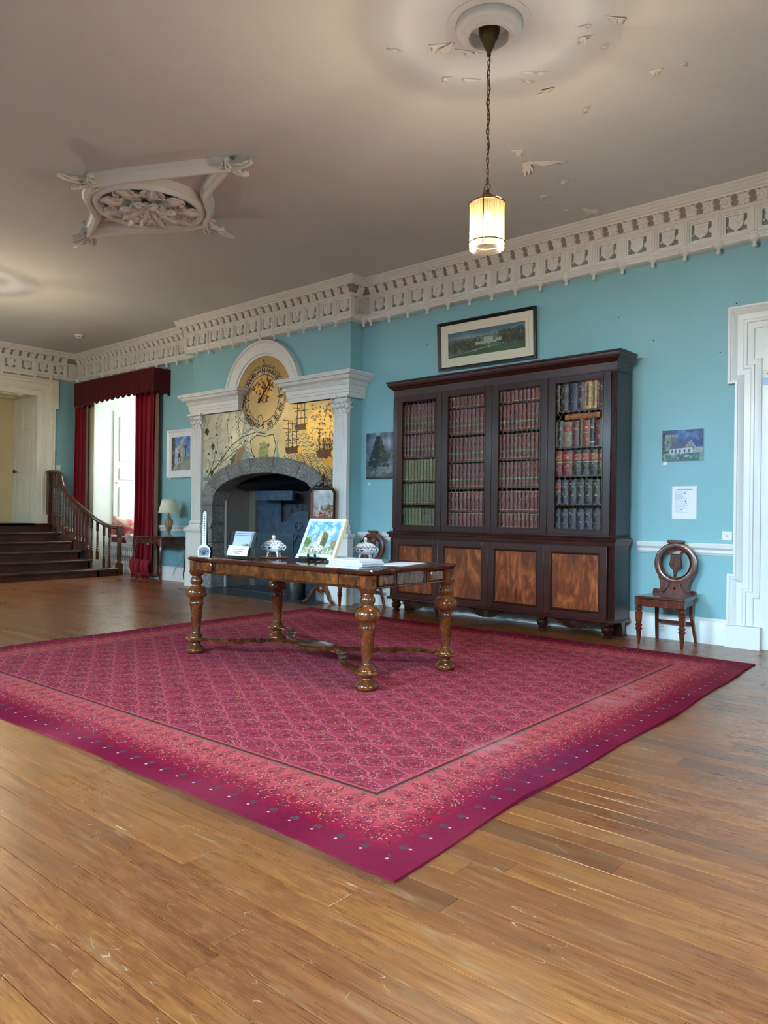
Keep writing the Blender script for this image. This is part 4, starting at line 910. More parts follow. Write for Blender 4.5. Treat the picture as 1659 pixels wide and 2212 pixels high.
tcv=thing('canvas_painting','grey canvas of a dark fir tree half hidden behind the bookcase','picture',(-5.80,-.002,1.815))
MB().box(-.371,.371,-.018,0,-.281,.281).build('canvas_board',M['black'],tcv,smooth=False); link(c.mesh('painting',M['paint']),'painting',tcv,(0,-.0185,0))
# white framed gateway picture, left of the fireplace
c=Canvas(-.25,.25,-.28,.28,110,124,(120,160,214)); k=(c.V+.28)/.56; g=k[...,None]; c.a=np.array((214,228,240))*(1-g)+np.array((72,116,190))*g; c.noise(.25,7,1); c.blobs(40,(-.2,.25,.05,.28),.04,[(220,232,244),(110,150,210)],2,.4)
c.poly([(-.25,-.28),(-.17,-.28),(-.17,.28),(-.25,.28)],(84,84,84)); c.blobs(160,(-.25,-.17,-.28,.28),.012,[(50,50,54),(120,116,110),(150,150,146)],3)
c.poly([(-.11,-.12),(.06,-.12),(.05,.14),(-.1,.14)],(196,196,180)); c.blobs(80,(-.11,.05,-.1,.16),.012,[(150,150,130),(214,214,200),(120,124,112)],4,.7)
c.ell((-.04,-.04),.03,.05,(40,48,58)); c.poly([(-.07,-.13),(-.01,-.13),(-.01,-.05),(-.07,-.05)],(40,48,58)); c.poly([(-.055,-.13),(-.025,-.13),(-.025,-.06),(-.055,-.06)],(190,206,216))
c.line([(.13,-.05),(.125,.12)],.02,(46,48,60))
for a_ in np.linspace(.5,2.7,9): c.line([(.125,.08),(.125+.12*math.cos(a_),.08+.12*math.sin(a_))],.006,(56,60,76))
c.poly([(.06,-.12),(.25,-.1),(.25,-.05),(.06,-.06)],(120,136,136)); c.poly([(-.25,-.28),(.25,-.28),(.25,-.1),(-.05,-.13),(-.17,-.16)],(150,152,140)); c.noise(.12,12,6); c.line([(-.2,-.27),(-.1,-.15),(.05,-.13)],.012,(206,210,206)); c.grain(.06)
frame_picture('framed_picture','white-framed painting of a castle gateway between curtain and fireplace',-10.10,2.02,.74,.76,c,.045,.03,M['whiteframe'],M['whiteframe'],.07)
# notice sheet
c=Canvas(-.108,.108,-.148,.148,108,150,(236,238,246))
c.line([(-.06,.118),(.07,.118)],.006,(120,128,150),.8)
q=np.random.default_rng(9)
for k in range(26):
    z=.104-.0078*k; L=q.uniform(.05,.12); x=-.082
    while x<-.082+L: d_=q.uniform(.006,.02); c.line([(x,z),(x+d_,z)],.0025,(176,182,204)); x+=d_+.004
for x,z in ((.005,.084),(.012,.012),(.018,-.008),(-.022,-.062)): c.ell((x,z),.006,.005,(60,72,110))
tag(link(c.mesh('notice_sheet',M['print']),'notice_sheet',None,(-2.325,-.0045,1.245)),'white printed notice sheet on the blue wall above the chair','notice')
o=bpy.data.objects['notice_sheet']; s=o.modifiers.new('t','SOLIDIFY'); s.thickness=.0008
def label_card(x,z,lab,y=-.001):
    c=Canvas(-.02,.02,-.014,.014,20,14,(238,240,244)); c.line([(-.014,.002),(-.008,-.004)],.004,(110,116,130)); c.line([(-.012,.006),(-.008,.004)],.003,(140,146,156))
    o=link(c.mesh('label_card',M['print']),'label_card',None,(x,y-.002,z)); s=o.modifiers.new('t','SOLIDIFY'); s.thickness=.0015; tag(o,lab,'label','exhibit labels on the wall')
label_card(-2.505,1.604,'small white card under the church canvas'); label_card(-6.135,1.478,'small white card under the fir tree canvas'); label_card(-5.086,3.01,'small white card left of the long black-framed landscape'); label_card(-10.42,1.623,'small white card under the white-framed gateway picture')
for n,(x,z) in enumerate(((-2.96,3.02),(-1.9,2.97),(-2.03,2.56),(-2.62,2.75),(-5.26,3.08),(-5.6,2.73))):
    MB().lathe([(.006,0),(.006,.004),(0,.005)],n=8).build('nail_hole',M['black'],bpy.data.objects['wall_back'],(x,-.0,z),(PI/2,0,0))
sp=thing('wall_switch','square white switch plate beside the white door casing','switch',(-1.955,0,.955))
MB().box(-.042,.042,-.01,0,-.04,.04).build('plate',M['switch'],sp,bevel=.004); MB().lathe([(.012,0),(.012,.006),(.008,.009),(0,.009)],n=16).build('dial',M['switch'],sp,(0,-.01,0),(PI/2,0,0)); MB().lathe([(.004,0),(.004,.002),(0,.002)],n=10).build('dial_mark',M['black'],sp,(0,-.019,0),(PI/2,0,0))
so=thing('wall_socket','round white socket in the baseboard behind the hall chair','socket',(-2.497,-.03,.1))
MB().lathe([(.036,0),(.036,.006),(.03,.009),(0,.009)],n=24).build('plate',M['switch'],so,(0,0,0),(PI/2,0,0))
for x,z in ((-.012,.012),(.012,.012),(0,-.014)): MB().lathe([(.004,0),(.004,.0012),(0,.0012)],n=8).build('pin_hole',M['black'],so,(x,-.0092,z),(PI/2,0,0))
tag(MB().box(-.04,.04,-.03,0,-.02,.03).box(-.03,.03,-.05,-.03,-.01,.03).build('black_plug',M['black'],None,(-6.06,-.03,.12),bevel=.004),'black plug in the baseboard behind the left hall chair','plug')
tag(MB().box(0,.02,-.05,.05,-.05,.05).box(.02,.035,-.035,.035,-.035,.035).build('alarm_sensor',M['cream'],None,(XA+.056,-.575,2.67),bevel=.006),'small square cream sensor box on the left doorway casing','sensor')
tag(MB().box(0,.012,-.045,.045,-.045,.045).box(.012,.02,-.015,.015,-.02,.02).build('light_switch',M['switch'],None,(XA,-.40,1.876),bevel=.003),'white light switch above the stair newel on the left wall','switch')
c=Canvas(-.09,.09,-.062,.062,60,42,(228,232,222)); c.poly([(-.09,-.062),(.09,-.062),(.09,-.01),(-.09,.0)],(176,206,232)); c.line([(-.06,.035),(-.035,.035)],.008,(90,96,96)); c.blobs(12,(-.06,.08,-.06,-.02),.015,[(220,230,240),(150,190,226)],2)
tag(link(c.mesh('door_notice',M['print']),'door_notice',None,(-1.59,-.006,2.30)),'small pale printed notice stuck on the white door','notice')
o=bpy.data.objects['door_notice']; s=o.modifiers.new('t','SOLIDIFY'); s.thickness=.001; s.offset=1
sd=thing('smoke_detector','round white smoke detector on the ceiling','smoke detector',(-11.705,-.893,ZC))
MB().lathe([(.07,0),(.07,-.015),(.055,-.02)],n=24).build('base',M['switch'],sd); MB().lathe([(.05,-.018),(.048,-.045),(.03,-.055),(0,-.056)],n=24).build('sensor_head',M['switch'],sd)
for k in range(3): MB().cbox((0,0,0),(.012,.006,.012)).build('vent_slot',M['black'],sd,(.049*math.cos(-1.3+.5*k),.049*math.sin(-1.3+.5*k),-.034),(0,0,-1.3+.5*k+PI/2))
# ================================================================== BOOKCASE
bc=thing('bookcase','tall dark mahogany bookcase with lattice doors above and flame-figured cupboard doors below','bookcase',(-4.128,0,0),-.035)
BR=-.075
m=MB().box(-1.345,-1.30,-.36,BR,.92,2.47).box(1.30,1.345,-.36,BR,.92,2.47).box(-1.345,1.345,-.36,BR,2.42,2.49).box(-1.345,1.345,-.36,BR,.90,.945)
m.build('upper_carcass',M['mahog'],bc,smooth=False)
MB().box(-1.30,1.30,-.075,BR,.945,2.42).build('back_panel',M['interior'],bc,smooth=False)
for x in (-.65,0,.65): MB().box(x-.015,x+.015,-.335,-.075,.945,2.42).build('partition',M['mahog'],bc,smooth=False)
MB().sweep([(-1.345,BR,0),(-1.345,-.36,0),(1.345,-.36,0),(1.345,BR,0)],(0,0,1),[(-.02,2.44),(.0,2.44),(.003,2.515),(.02,2.525),(.03,2.54),(.045,2.548),(.058,2.57),(.06,2.592),(.07,2.598),(.07,2.613),(-.3,2.613)],1).build('cornice',M['mahog_x'],bc,angle=28)
MB().box(-1.34,1.34,-.35,BR,2.60,2.612).build('top_board',M['mahog_x'],bc,smooth=False)
MB().sweep([(-1.365,BR,0),(-1.365,-.405,0),(1.365,-.405,0),(1.365,BR,0)],(0,0,1),[(-.03,.845),(0,.845),(.004,.88),(.02,.886),(.022,.9),(.01,.908),(.0,.914),(-.04,.925),(-.1,.925)],1).build('waist_moulding',M['mahog_x'],bc,angle=28)
m=MB().box(-1.36,1.36,-.385,-.10,.165,.90); m.build('lower_carcass',M['mahog'],bc,smooth=False)
MB().sweep([(-1.36,-.10,0),(-1.36,-.405,0),(1.36,-.405,0),(1.36,-.10,0)],(0,0,1),[(-.02,.145),(.012,.145),(.018,.155),(.012,.165),(.004,.172),(-.02,.172)],1).build('plinth_moulding',M['mahog_x'],bc,angle=28)
# reeded corner pilasters
for sx in (-1,1):
    for (z0,z1,yf) in ((.945,2.42,-.36),(.185,.84,-.385)):
        p_=[(-.03,yf+.01)]
        for i in range(4):
            for a in (0,.5,1): p_.append((-.028+.0147*(i+a*.92),yf-(.012 if a==.5 else .003)))
        p_+=[(.03,yf+.01)]
        MB().prism([(sx*1.325+x,y) for x,y in p_],z0,z1,'z').build('reeded_pilaster',M['mahog_x'],bc,angle=20)
# feet
ft=MB().lathe([(.028,0),(.04,.008),(.042,.02),(.03,.032),(.036,.045),(.048,.06),(.055,.085),(.045,.105),(.035,.112),(.05,.12),(.052,.145)],n=16).mesh('foot',M['mahog'])
for x in (-1.28,-.66,.61,1.28): link(ft,'foot',bc,(x,-.36,0))
for x in (-1.28,1.28): MB().prism([(-.05,.145),(.05,.145),(.035,0),(-.02,0)],x-.05,x+.05,'x',(0,-.14,0)).build('bracket_foot',M['mahog'],bc,bevel=.006)
for x in (-.985,-.03,.965):
    m=MB()
    for k in range(17):
        a=PI+PI*(k+.5)/17; n=len(m.v); L=1/math.sqrt((math.cos(a)/.20)**2+(math.sin(a)/.088)**2); m.lathe([(.002,0),(.006,.4),(.0105,.8),(.009,.95),(0,1)],n=6,sy=.7)
        m.xf(Matrix.Translation((0,0,.152))@Matrix.Rotation(-(a-PI/2),4,'Y')@Matrix.Scale(L,4,(0,0,1)),n)
    m.build('carved_fan',M['mahog'],bc,(x,-.40,0))
    pp=[(-.33,.15)]+[(-.33+.66*t_,.15-.05*math.sin(PI*t_)**2) for t_ in np.linspace(0,1,15)]+[(.33,.15)]
    MB().prism(pp,-.40,-.385,'y',(x,0,0)).build('apron_rail',M['mahog_x'],bc,smooth=False)
# doors
def lattice(w_,z0,z1):
    m=MB(); h=z1-z0; pw,ph=.0555,.0975; r=.0016; n=int(w_/pw)+int(h/ph)+4
    for s in (-1,1):
        for k in range(-n,n):
            x0=-w_/2+k*pw; P=[]
            # line x = x0 + s*(z-z0)*pw/ph, clipped to the panel
            za,zb=z0,z1; f=pw/ph*s
            xa,xb=x0,x0+(z1-z0)*f
            t0,t1=0.0,1.0; dx=xb-xa
            for lim,sg in ((-w_/2,1),(w_/2,-1)):
                da=(xa-lim)*sg; db=(xb-lim)*sg
                if da<0 and db<0: t0,t1=1,0
                elif da<0: t0=max(t0,da/(da-db))
                elif db<0: t1=min(t1,da/(da-db))
            if t1-t0<.004: continue
            m.tube([(xa+dx*t0,-.001*s,z0+h*t0),(xa+dx*t1,-.001*s,z0+h*t1)],r,4,cap=False)
    for z in (z0+h*.33,z0+h*.67): m.tube([(-w_/2,0,z),(w_/2,0,z)],.0013,4,cap=False)
    return m
latt=lattice(.50,.975,2.39).mesh('lattice',M['wire'],smooth=False)
def frame_mb(x0,x1,z0,z1,ox0,ox1,oz0,oz1,y0,y1):
    m=MB(); m.box(x0,ox0,y0,y1,z0,z1); m.box(ox1,x1,y0,y1,z0,z1); m.box(ox0,ox1,y0,y1,z0,oz0); m.box(ox0,ox1,y0,y1,oz1,z1); return m
for k in range(4):
    xc=-.972+.648*k; x0,x1=xc-.3225,xc+.3225
    d_=frame_mb(x0,x1,.935,2.44,xc-.248,xc+.248,.98,2.385,-.368,-.34).build('lattice_door',M['mahog'],bc,bevel=.003)
    MB().sweep([(xc-.248,-.36,.98),(xc+.248,-.36,.98),(xc+.248,-.36,2.385),(xc-.248,-.36,2.385)],(0,-1,0),[(0,0),(0,.012),(-.008,.012),(-.01,0)],1,closed=True).build('door_beading',M['mahog_x'],d_,angle=28)
    link(latt,'lattice',d_,(xc,-.352,0))
    for z in (1.05,1.68,2.3): MB().box(x1-.006,x1+.001,-.373,-.366,z-.035,z+.035).build('hinge',M['brass'],d_,smooth=False)
    d2_=frame_mb(x0,x1,.17,.835,xc-.252,xc+.252,.225,.772,-.415,-.385).build('cupboard_door',M['mahog_x'],bc,bevel=.003)
    MB().box(xc-.252,xc+.252,-.402,-.39,.225,.772).build('figured_panel',M['mahog_panel'],d2_,smooth=False)
    MB().sweep([(xc-.252,-.402,.225),(xc+.252,-.402,.225),(xc+.252,-.402,.772),(xc-.252,-.402,.772)],(0,-1,0),[(0,0),(0,.016),(-.006,.02),(-.012,.012),(-.018,.0)],1,closed=True).build('panel_moulding',M['mahog'],d2_,angle=28)
    if k%2==1: MB().lathe([(.006,0),(.006,.002),(0,.002)],n=10).build('keyhole',M['brass'],d2_,(x0+.02,-.415,.52),(PI/2,0,0))
# shelves and books
def book_mesh(name,w_,h_,d_,style):
    nu,nv=6,28; v=[];f=[];c=[]; r=random.Random(len(bpy.data.meshes))
    base,kind=style
    def colr(u,t):
        b_=base; n=r.uniform(.86,1.12)
        gold=(172,138,72)
        if kind=='green':
            if .30<t<.37: return (52,112,58) if not(.32<t<.35 and .25<u<.8 and r.random()<.5) else (190,180,84)
            if .42<t<.86 and .28<u<.75 and r.random()<(.34 if int(t*10)%2 else .07): return gold
            if (.045<t<.065 or .20<t<.215): return (150,112,62)
        elif kind=='gilt':
            if .04<t<.06 or .93<t<.95: return (190,160,96)
            if .58<t<.82 and .25<u<.78 and r.random()<.3: return (178,150,100)
        elif kind=='olive':
            if .05<t<.08 and r.random()<.8: return (176,164,110)
            if r.random()<.12: return tuple(x*.7 for x in b_)
        elif kind=='label':
            if .60<t<.84: return (168,52,40) if not(.25<u<.75 and r.random()<.3) else (220,190,120)
            if t in(.1,) or .1<t<.12 or .5<t<.52: return (186,160,100)
            if .18<t<.45 and .3<u<.7 and r.random()<.3: return (200,176,116)
        elif kind=='jacket':
            if .62<t<.8 and .2<u<.8 and r.random()<.5: return (222,214,190)
            if .1<t<.14: return (216,206,180)
        elif kind=='title':
            if .66<t<.86 and .2<u<.8 and r.random()<.22: return (176,158,108)
            if .3<t<.4 and .35<u<.65 and r.random()<.4: return (196,170,100)
        elif kind=='stripe':
            if .2<u<.8 and .05<t<.95: return (52,74,46) if (abs(u-.5)<.22*math.sin(PI*t)) else b_
        return tuple(min(255,x*n) for x in b_)
    for j in range(nv+1):
        for i in range(nu+1):
            u=i/nu; x=(u-.5)*w_; y=-.010*math.sin(PI*u); v.append((x,y,h_*j/nv))
    for j in range(nv):
        for i in range(nu): f.append((j*(nu+1)+i,j*(nu+1)+i+1,(j+1)*(nu+1)+i+1,(j+1)*(nu+1)+i)); c.append(colr((i+.5)/nu,(j+.5)/nv))
    n=len(v); v+=[(-w_/2,d_,0),(w_/2,d_,0),(w_/2,d_,h_),(-w_/2,d_,h_)]; tl=nv*(nu+1); 
    f+=[(0,tl,n+3,n),(nu,n+1,n+2,tl+nu)]; c+=[base,base]
    f+=[tuple(tl+i for i in range(nu+1))+(n+2,n+3)]; c+=[(196,186,160)]
    f+=[tuple(i for i in range(nu,-1,-1))+(n,n+1)]; c+=[base]
    me=bpy.data.meshes.new(name); me.from_pydata(v,[],f); me.materials.append(M['bookmat']); at_=me.color_attributes.new('Col','FLOAT_COLOR','CORNER'); arr=[]
    for p_,cc in zip(me.polygons,c): arr+= [*lin(cc),1]*p_.loop_total
    at_.data.foreach_set('color',arr); me.shade_smooth(); me.set_sharp_from_angle(angle=math.radians(50)); return me
t=NT('book_cloth'); a_=t.n('Attribute',attribute_name='Col'); oi=X(t,t.n('ObjectInfo').outputs['Random']); hs=t.n('HueSaturation'); t.l(a_.outputs[0],hs.inputs['Color']); t.l((oi*.3+.52).s,hs.inputs['Value']); t.set(col=hs.outputs[0],rough=.42); M['bookmat']=t.m
DOORN=['leftmost','second','third','rightmost']
def shelf(k,z):
    xc=-.972+.648*k; return MB().box(xc-.305,xc+.305,-.325,-.078,z-.018,z).build('shelf',M['mahog_x'],bc,smooth=False)
cs_,sn_=math.cos(-.035),math.sin(-.035)
def bkpos(x,y,z): return (-4.128+x*cs_-y*sn_, x*sn_+y*cs_, z)
MAR=(100,12,28); MAR2=(108,24,32)
def row(k,si,z,h_,n,styles,cname,hj=.0,x0=None,widths=None,ys=-.305):
    xc=-.972+.648*k; lo,hi=xc-.29,xc+.29; 
    if widths is None: widths=[(hi-lo)/n*.985]*n
    x=lo; grp='%s volumes, %s shelf, %s bookcase door'%(cname if isinstance(cname,str) else 'assorted',ORD[si],DOORN[k])
    meshes={}
    for i in range(n):
        w_=widths[i]; st=styles[i%len(styles)]; key=(round(w_,4),st)
        if key not in meshes: meshes[key]=book_mesh('book',w_*.97,h_,.19,st)
        yy=ys+random.uniform(-.004,.004)
        o=link(meshes[key],'book',None,bkpos(x+w_/2,yy,z+.0005),(0,0,-.035))
        if hj: o.scale=(1,1,1-random.random()*hj)
        cn=cname if isinstance(cname,str) else cname[i]
        tag(o,'%s volume, %s from the left, %s behind the %s lattice door'%(cn,ORD[i],'top shelf' if si==0 else ORD[si]+' shelf down',DOORN[k]),'book',grp)
        x+=w_
G=(MAR,'green'); Gi=(MAR2,'gilt'); OL=((120,108,46),'olive'); OG=((104,106,62),'olive'); YG=((116,112,44),'olive'); GR=((66,88,50),'olive')
Z1=[2.026,1.755,1.489,1.231,.985]; Z2=[2.257,1.975,1.682,1.401,1.157,.985]; Z4=[2.115,1.772,1.5,1.228,.985]
for k,Z in ((0,Z1),(1,Z2),(2,Z2),(3,Z4)):
    for z in Z: shelf(k,z)
row(0,0,2.026,.32,11,[G],'maroon'); row(0,1,1.755,.245,11,[G],'maroon'); row(0,2,1.489,.235,13,[OL,OL,OG],'olive',.02); row(0,3,1.231,.225,13,[OG],'olive',.02); row(0,4,.985,.195,12,[GR,GR,OG,OG,OG,YG],'green',.02)
for k in (1,2):
    n=11 if k==1 else 12
    row(k,0,2.257,.15,n,[Gi],'maroon',.1); row(k,1,1.975,.255,n,[G],'maroon'); row(k,2,1.682,.25,n,[G],'maroon'); row(k,3,1.401,.25,n,[G],'maroon'); row(k,4,1.157,.205,n,[Gi],'maroon',.03); row(k,5,.985,.15,n,[Gi],'maroon',.04)
NV=((28,36,66),'title'); DK=((30,36,30),'title'); BK=((24,24,26),'title'); TAN=((206,156,92),'stripe'); RD=((116,24,30),'title'); BLR=((26,26,26),'label'); NVB=((30,34,48),'title')
row(3,0,2.115,.27,8,[DK,DK,NV,NV,TAN,TAN,((130,24,40),'title'),((60,64,66),'jacket')],['dark green','dark green','navy','navy','tan','tan','crimson','grey'],0,None,[.06,.095,.09,.075,.07,.055,.03,.06])
row(3,1,1.772,.255,9,[((90,22,30),'title'),((44,60,44),'title'),((150,130,106),'label'),((108,40,36),'title'),((70,66,46),'title'),((140,62,36),'label'),((34,44,70),'jacket'),((96,24,30),'title'),((90,30,30),'title')],['maroon','green','buff red-labelled','brown-red','olive','rust','navy','dark red','brownish red'],.10,None,[.045,.055,.095,.075,.04,.07,.045,.08,.07])
row(3,2,1.5,.235,7,[((120,18,30),'label'),((124,18,32),'label'),BLR,BLR,BLR,BLR,((40,40,44),'jacket')],['crimson','crimson','black red-labelled','black red-labelled','black red-labelled','black red-labelled','dark grey'],0,None,[.09,.115,.085,.085,.085,.06,.05])
row(3,3,1.228,.235,7,[((34,34,38),'label'),NVB,BK,BK,BK,BK,BK],'black',.04); row(3,4,.985,.2,7,[NVB,NVB,NVB,((24,32,56),'title'),((24,32,56),'title'),NVB,BK],'navy',.03)
lb=book_mesh('book',.05,.36,.17,((176,104,62),'gilt')); o=link(lb,'book',None,bkpos(1.16,-.30,2.0552),(0,-PI/2,-.035)); tag(o,'tan gilt volume lying flat on top of the assorted row, rightmost lattice door','book')
# ================================================================== HALL CHAIRS
def hall_chair(label,loc,rz):
    t=thing('hall_chair',label,'chair',loc,rz,'carved hall chairs')
    W=M['chairwood']
    # seat
    st=[(-.215,-.20),(.215,-.20),(.195,.20),(-.195,.20)]
    MB().prism(st,.402,.424,'z').build('seat',W,t,bevel=.008)
    MB().box(-.16,.16,-.185,-.165,.335,.402).build('front_rail',W,t,bevel=.004)
    for s in (-1,1): MB().add([(s*.185,-.17,.34),(s*.165,-.17,.34),(s*.145,.17,.34),(s*.165,.17,.34),(s*.185,-.17,.402),(s*.165,-.17,.402),(s*.145,.17,.402),(s*.165,.17,.402)],[(0,1,2,3),(4,5,6,7),(0,1,5,4),(1,2,6,5),(2,3,7,6),(3,0,4,7)]).build('side_rail',W,t,smooth=False)
    leg=[(.010,0),(.014,.02),(.022,.125),(.03,.135),(.031,.145),(.02,.152),(.029,.165),(.03,.175),(.02,.185),(.026,.20),(.029,.27),(.033,.275),(.029,.283),(.02,.29),(.032,.305),(.032,.325),(.02,.335),(.026,.345)]
    for s in (-1,1):
        MB().lathe(leg,(s*.185,-.165,0),16).box(s*.185-.028,s*.185+.028,-.193,-.137,.34,.402).build('front_leg',W,t)
        MB().tube([(s*.15,.165,.42),(s*.152,.172,.25),(s*.165,.21,.10),(s*.172,.235,0)],[.022,.02,.018,.016],4).build('back_leg',W,t)
    MB().box(-.15,.15,.17,.185,.16,.19).build('stretcher',W,t,bevel=.004)
    # balloon back: ring, shield splat, scrolled shoulders; leans back a little
    bk=MB(); n=48; zc=.712; R0,R1=.192,.122
    prof=[(R1,.018),(R1+.006,-.012),(R1+.016,-.018),(R1+.022,-.008),(R0-.02,-.012),(R0-.006,-.008),(R0,.018)]
    vs=[];fs=[];kk=len(prof)
    for i in range(n):
        a=2*PI*i/n
        for r,y in prof: vs.append((r*math.cos(a),.175+y,zc+r*math.sin(a)))
    for i in range(n):
        for j in range(kk): fs.append((i*kk+j,((i+1)%n)*kk+j,((i+1)%n)*kk+(j+1)%kk,i*kk+(j+1)%kk))
    bk.add(vs,fs); 
    b_=bk.build('backrest',W,t,rot=(math.radians(-4),0,0),angle=40); b_.location=(0,.0,0)
    fixz=.424*(1-math.cos(math.radians(4))); b_.location=(0,-.03,.0)
    MB().prism([(-.072,.18),(.072,.18),(.078,.19),(.072,.208),(-.072,.208),(-.078,.19)],.157,.195,'y',(0,0,zc)).build('crest',W,b_,bevel=.006)
    shp=[(-.055,.115),(-.075,.105),(-.045,.07),(-.048,.03),(-.055,-.01),(-.045,-.035),(-.018,-.06),(-.010,-.12),(.010,-.12),(.018,-.06),(.045,-.035),(.055,-.01),(.048,.03),(.045,.07),(.075,.105),(.055,.115),(.03,.085),(0,.078),(-.03,.085)]
    MB().prism(shp,.168,.188,'y',(0,0,zc)).build('shield_splat',M['walnut'],b_,bevel=.006)
    low=[(-.192,.43),(.192,.43),(.192,.452),(.19,.475),(.165,.48),(.135,.475),(.125,.50),(.135,.55),(.15,.59),(.1,.60),(.06,.575),(.03,.555),(-.03,.555),(-.06,.575),(-.1,.60),(-.15,.59),(-.135,.55),(-.125,.50),(-.135,.475),(-.165,.48),(-.19,.475),(-.192,.452)]
    MB().prism(low,.165,.19,'y').build('carved_shoulder',W,b_,bevel=.006)
    for s in (-1,1):
        sp=[(s*(.165-.022*(1-k/12)*math.cos(k*.6)),.158,.458+.022*(1-k/12)*math.sin(k*.6)) for k in range(12)]
        MB().tube(sp,.007,6).tube([(s*.16,.158,.448),(s*.09,.157,.462),(s*.06,.157,.50),(s*.055,.158,.535)],[.008,.01,.009,.005],6).build('scroll',W,b_)
    MB().lathe([(0,-.014),(.014,0),(0,.018)],(0,.16,.49),8).build('carved_drop',W,b_)
    return t
hall_chair('carved mahogany hall chair with pierced shield back, right of the bookcase',(-2.36,-.305,0),0)
hall_chair('carved mahogany hall chair squeezed between chimney breast and bookcase',(-5.965,-.32,0),0)
# ================================================================== RUG
RA=.016; RW,RL=4.79,4.385; RCX,RCY=-3.875,-2.975
def rug_mat():
    t=NT('paisley_wool_rug'); sep=t.n('SeparateXYZ'); t.l(t.n('TexCoord').outputs['Object'],sep.inputs[0]); x=X(t,sep.outputs[0]); y=X(t,sep.outputs[1])
    dx=RW/2-x.abs(); dy=RL/2-y.abs(); d=dx.min(dy); sel=dx.lt(dy)             # sel: nearest edge is a short-x side -> t runs along y
    tt=y*sel+x*(1-sel)
    P=t.coord('Object')
    # colour dots
    vo=t.n('TexVoronoi',feature='F1',voronoi_dimensions='2D'); t.l(P,vo.inputs['Vector']); vo.inputs['Scale'].default_value=120; vo.inputs['Randomness'].default_value=.35
    dist=X(t,vo.outputs['Distance']); sc=t.n('SeparateColor'); t.l(vo.outputs['Color'],sc.inputs[0]); rc_=X(t,sc.outputs[0])
    dot=1-dist.ss(.30,.44)
    dotc=t.ramp(rc_,[(0,lin((30,32,34))),(.40,lin((46,54,48))),(.72,lin((196,148,144))),(.82,lin((180,130,130))),(.84,lin((186,146,62))),(.90,lin((110,20,44))),(1,lin((96,104,84)))],'CONSTANT')
    def leaf(a,b_,ra,rb,bend):
        a2=a-bend*b_*b_/ (rb*rb); taper=1-.35*(b_/rb); e=((a2/(taper*ra)).sq()+(b_/rb).sq()).sqrt(); return e
    # ---- field: staggered rows, long axis along x
    px,py=.145,.178
    ix=(x/px).fl(); off=(ix*.5).fr(); u=(x/px).fr()-.5; v=((y/py)+off).fr()-.5
    ef=leaf(v*py,u*px,.071,.084,.02); 
    ef2=leaf(((y/py)+off+.5).fr()*py-py/2,((x/px+.5).fr()-.5)*px,.05,.075,.012)
    infield=d.gt(.50)
    fm=(1-ef.ss(.82,.98)); ringf=(1-(ef-.88).abs().ss(.07,.10)).max((1-(ef-.60).abs().ss(.05,.08))*.85); whf=(1-(ef-1.08).abs().ss(.04,.07))
    # ---- border: leaves in two staggered rows, long axis towards the edge
    pb=.1135
    def row(dc,shift,ra,rb): return leaf(((tt/pb+shift).fr()-.5)*pb,d-dc,ra,rb,.012)
    b1=row(.372,0,.049,.080); b2=row(.232,.5,.050,.083); eb=b1.min(b2); inb=d.lt(.455)*d.gt(.13)
    bmask=(1-eb.ss(.85,.98)); ringb=(1-(eb-.88).abs().ss(.07,.10)).max((1-(eb-.58).abs().ss(.06,.09))*.85)
    fl_=(((tt/pb+.25).fr()-.5)*pb).sq()+(d-.105).sq(); flow=(1-(fl_.sqrt()).ss(.013,.020))*t.noise(P,130,1).ss(.42,.5)
    whitespot=(1-((((tt/pb+.25).fr()-.5)*pb).sq()+(d-.078).sq()).sqrt().ss(.0045,.007))
    # ground colours
    n=t.noise(P,55,3,.6); edge=(d+(t.noise(t.coord('Object',scale=(1,1,1)),42,2,.5)-.5)*.11)
    gb=t.mix(edge.ss(.10,.22),lin((104,8,40)),lin((146,12,46))); gb=t.mix(edge.ss(.18,.33),gb,lin((178,74,78)))
    gf=lin((148,46,66)); g=t.mix(infield,gb,gf)
    big=t.noise(P,.9,3,.5); g=t.mix(big.ss(.40,.75)*.30,g,lin((176,76,92)))
    # garland and dark guard line
    guard=(1-(d-.478).abs().ss(.007,.011)); scal=(1-(d-.455-.018*((tt*(2*PI/pb)).sin().abs())).abs().ss(.012,.018))
    md=(fm*infield).max(bmask*inb); 
    body=t.mix(md*.18,g,lin((120,30,56)))
    col=t.mix((dot*(ringf*infield).max(ringb*inb)).min(1)*.92,body,dotc)
    dens=t.noise(P,46,2).ss(.45,.52)
    col=t.mix(dot*md*dens*.8,col,dotc); col=t.mix(dot*whf*infield*.55,col,lin((206,140,150))); core=(1-ef.min(2-infield*1.0).ss(.14,.24))*infield; core=core.max((1-eb.ss(.16,.26))*inb); col=t.mix(core*.8,col,lin((112,16,40)))
    # loose lines of white dots between the leaves
    ln=(1-((u.abs()-.5).abs()*px).ss(.004,.008))*infield; ws=((y*120).sin()).ss(.3,.6); col=t.mix(ln*ws*.22,col,lin((206,140,146)))
    col=t.mix(scal*t.noise(P,95,1).ss(.42,.5)*.85,col,lin((84,92,70))); col=t.mix(guard*.85,col,lin((58,18,34)))
    col=t.mix(flow*.9,col,lin((62,70,66))); col=t.mix(whitespot*.8,col,lin((220,170,176)))
    col=t.mix((n-.5).abs()*.35,col,lin((120,40,60)))
    # a darker purple patch and paler patches near the right-hand edge
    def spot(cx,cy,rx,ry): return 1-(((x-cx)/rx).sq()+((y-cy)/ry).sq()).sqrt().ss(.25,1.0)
    wob=t.noise(P,5,3)
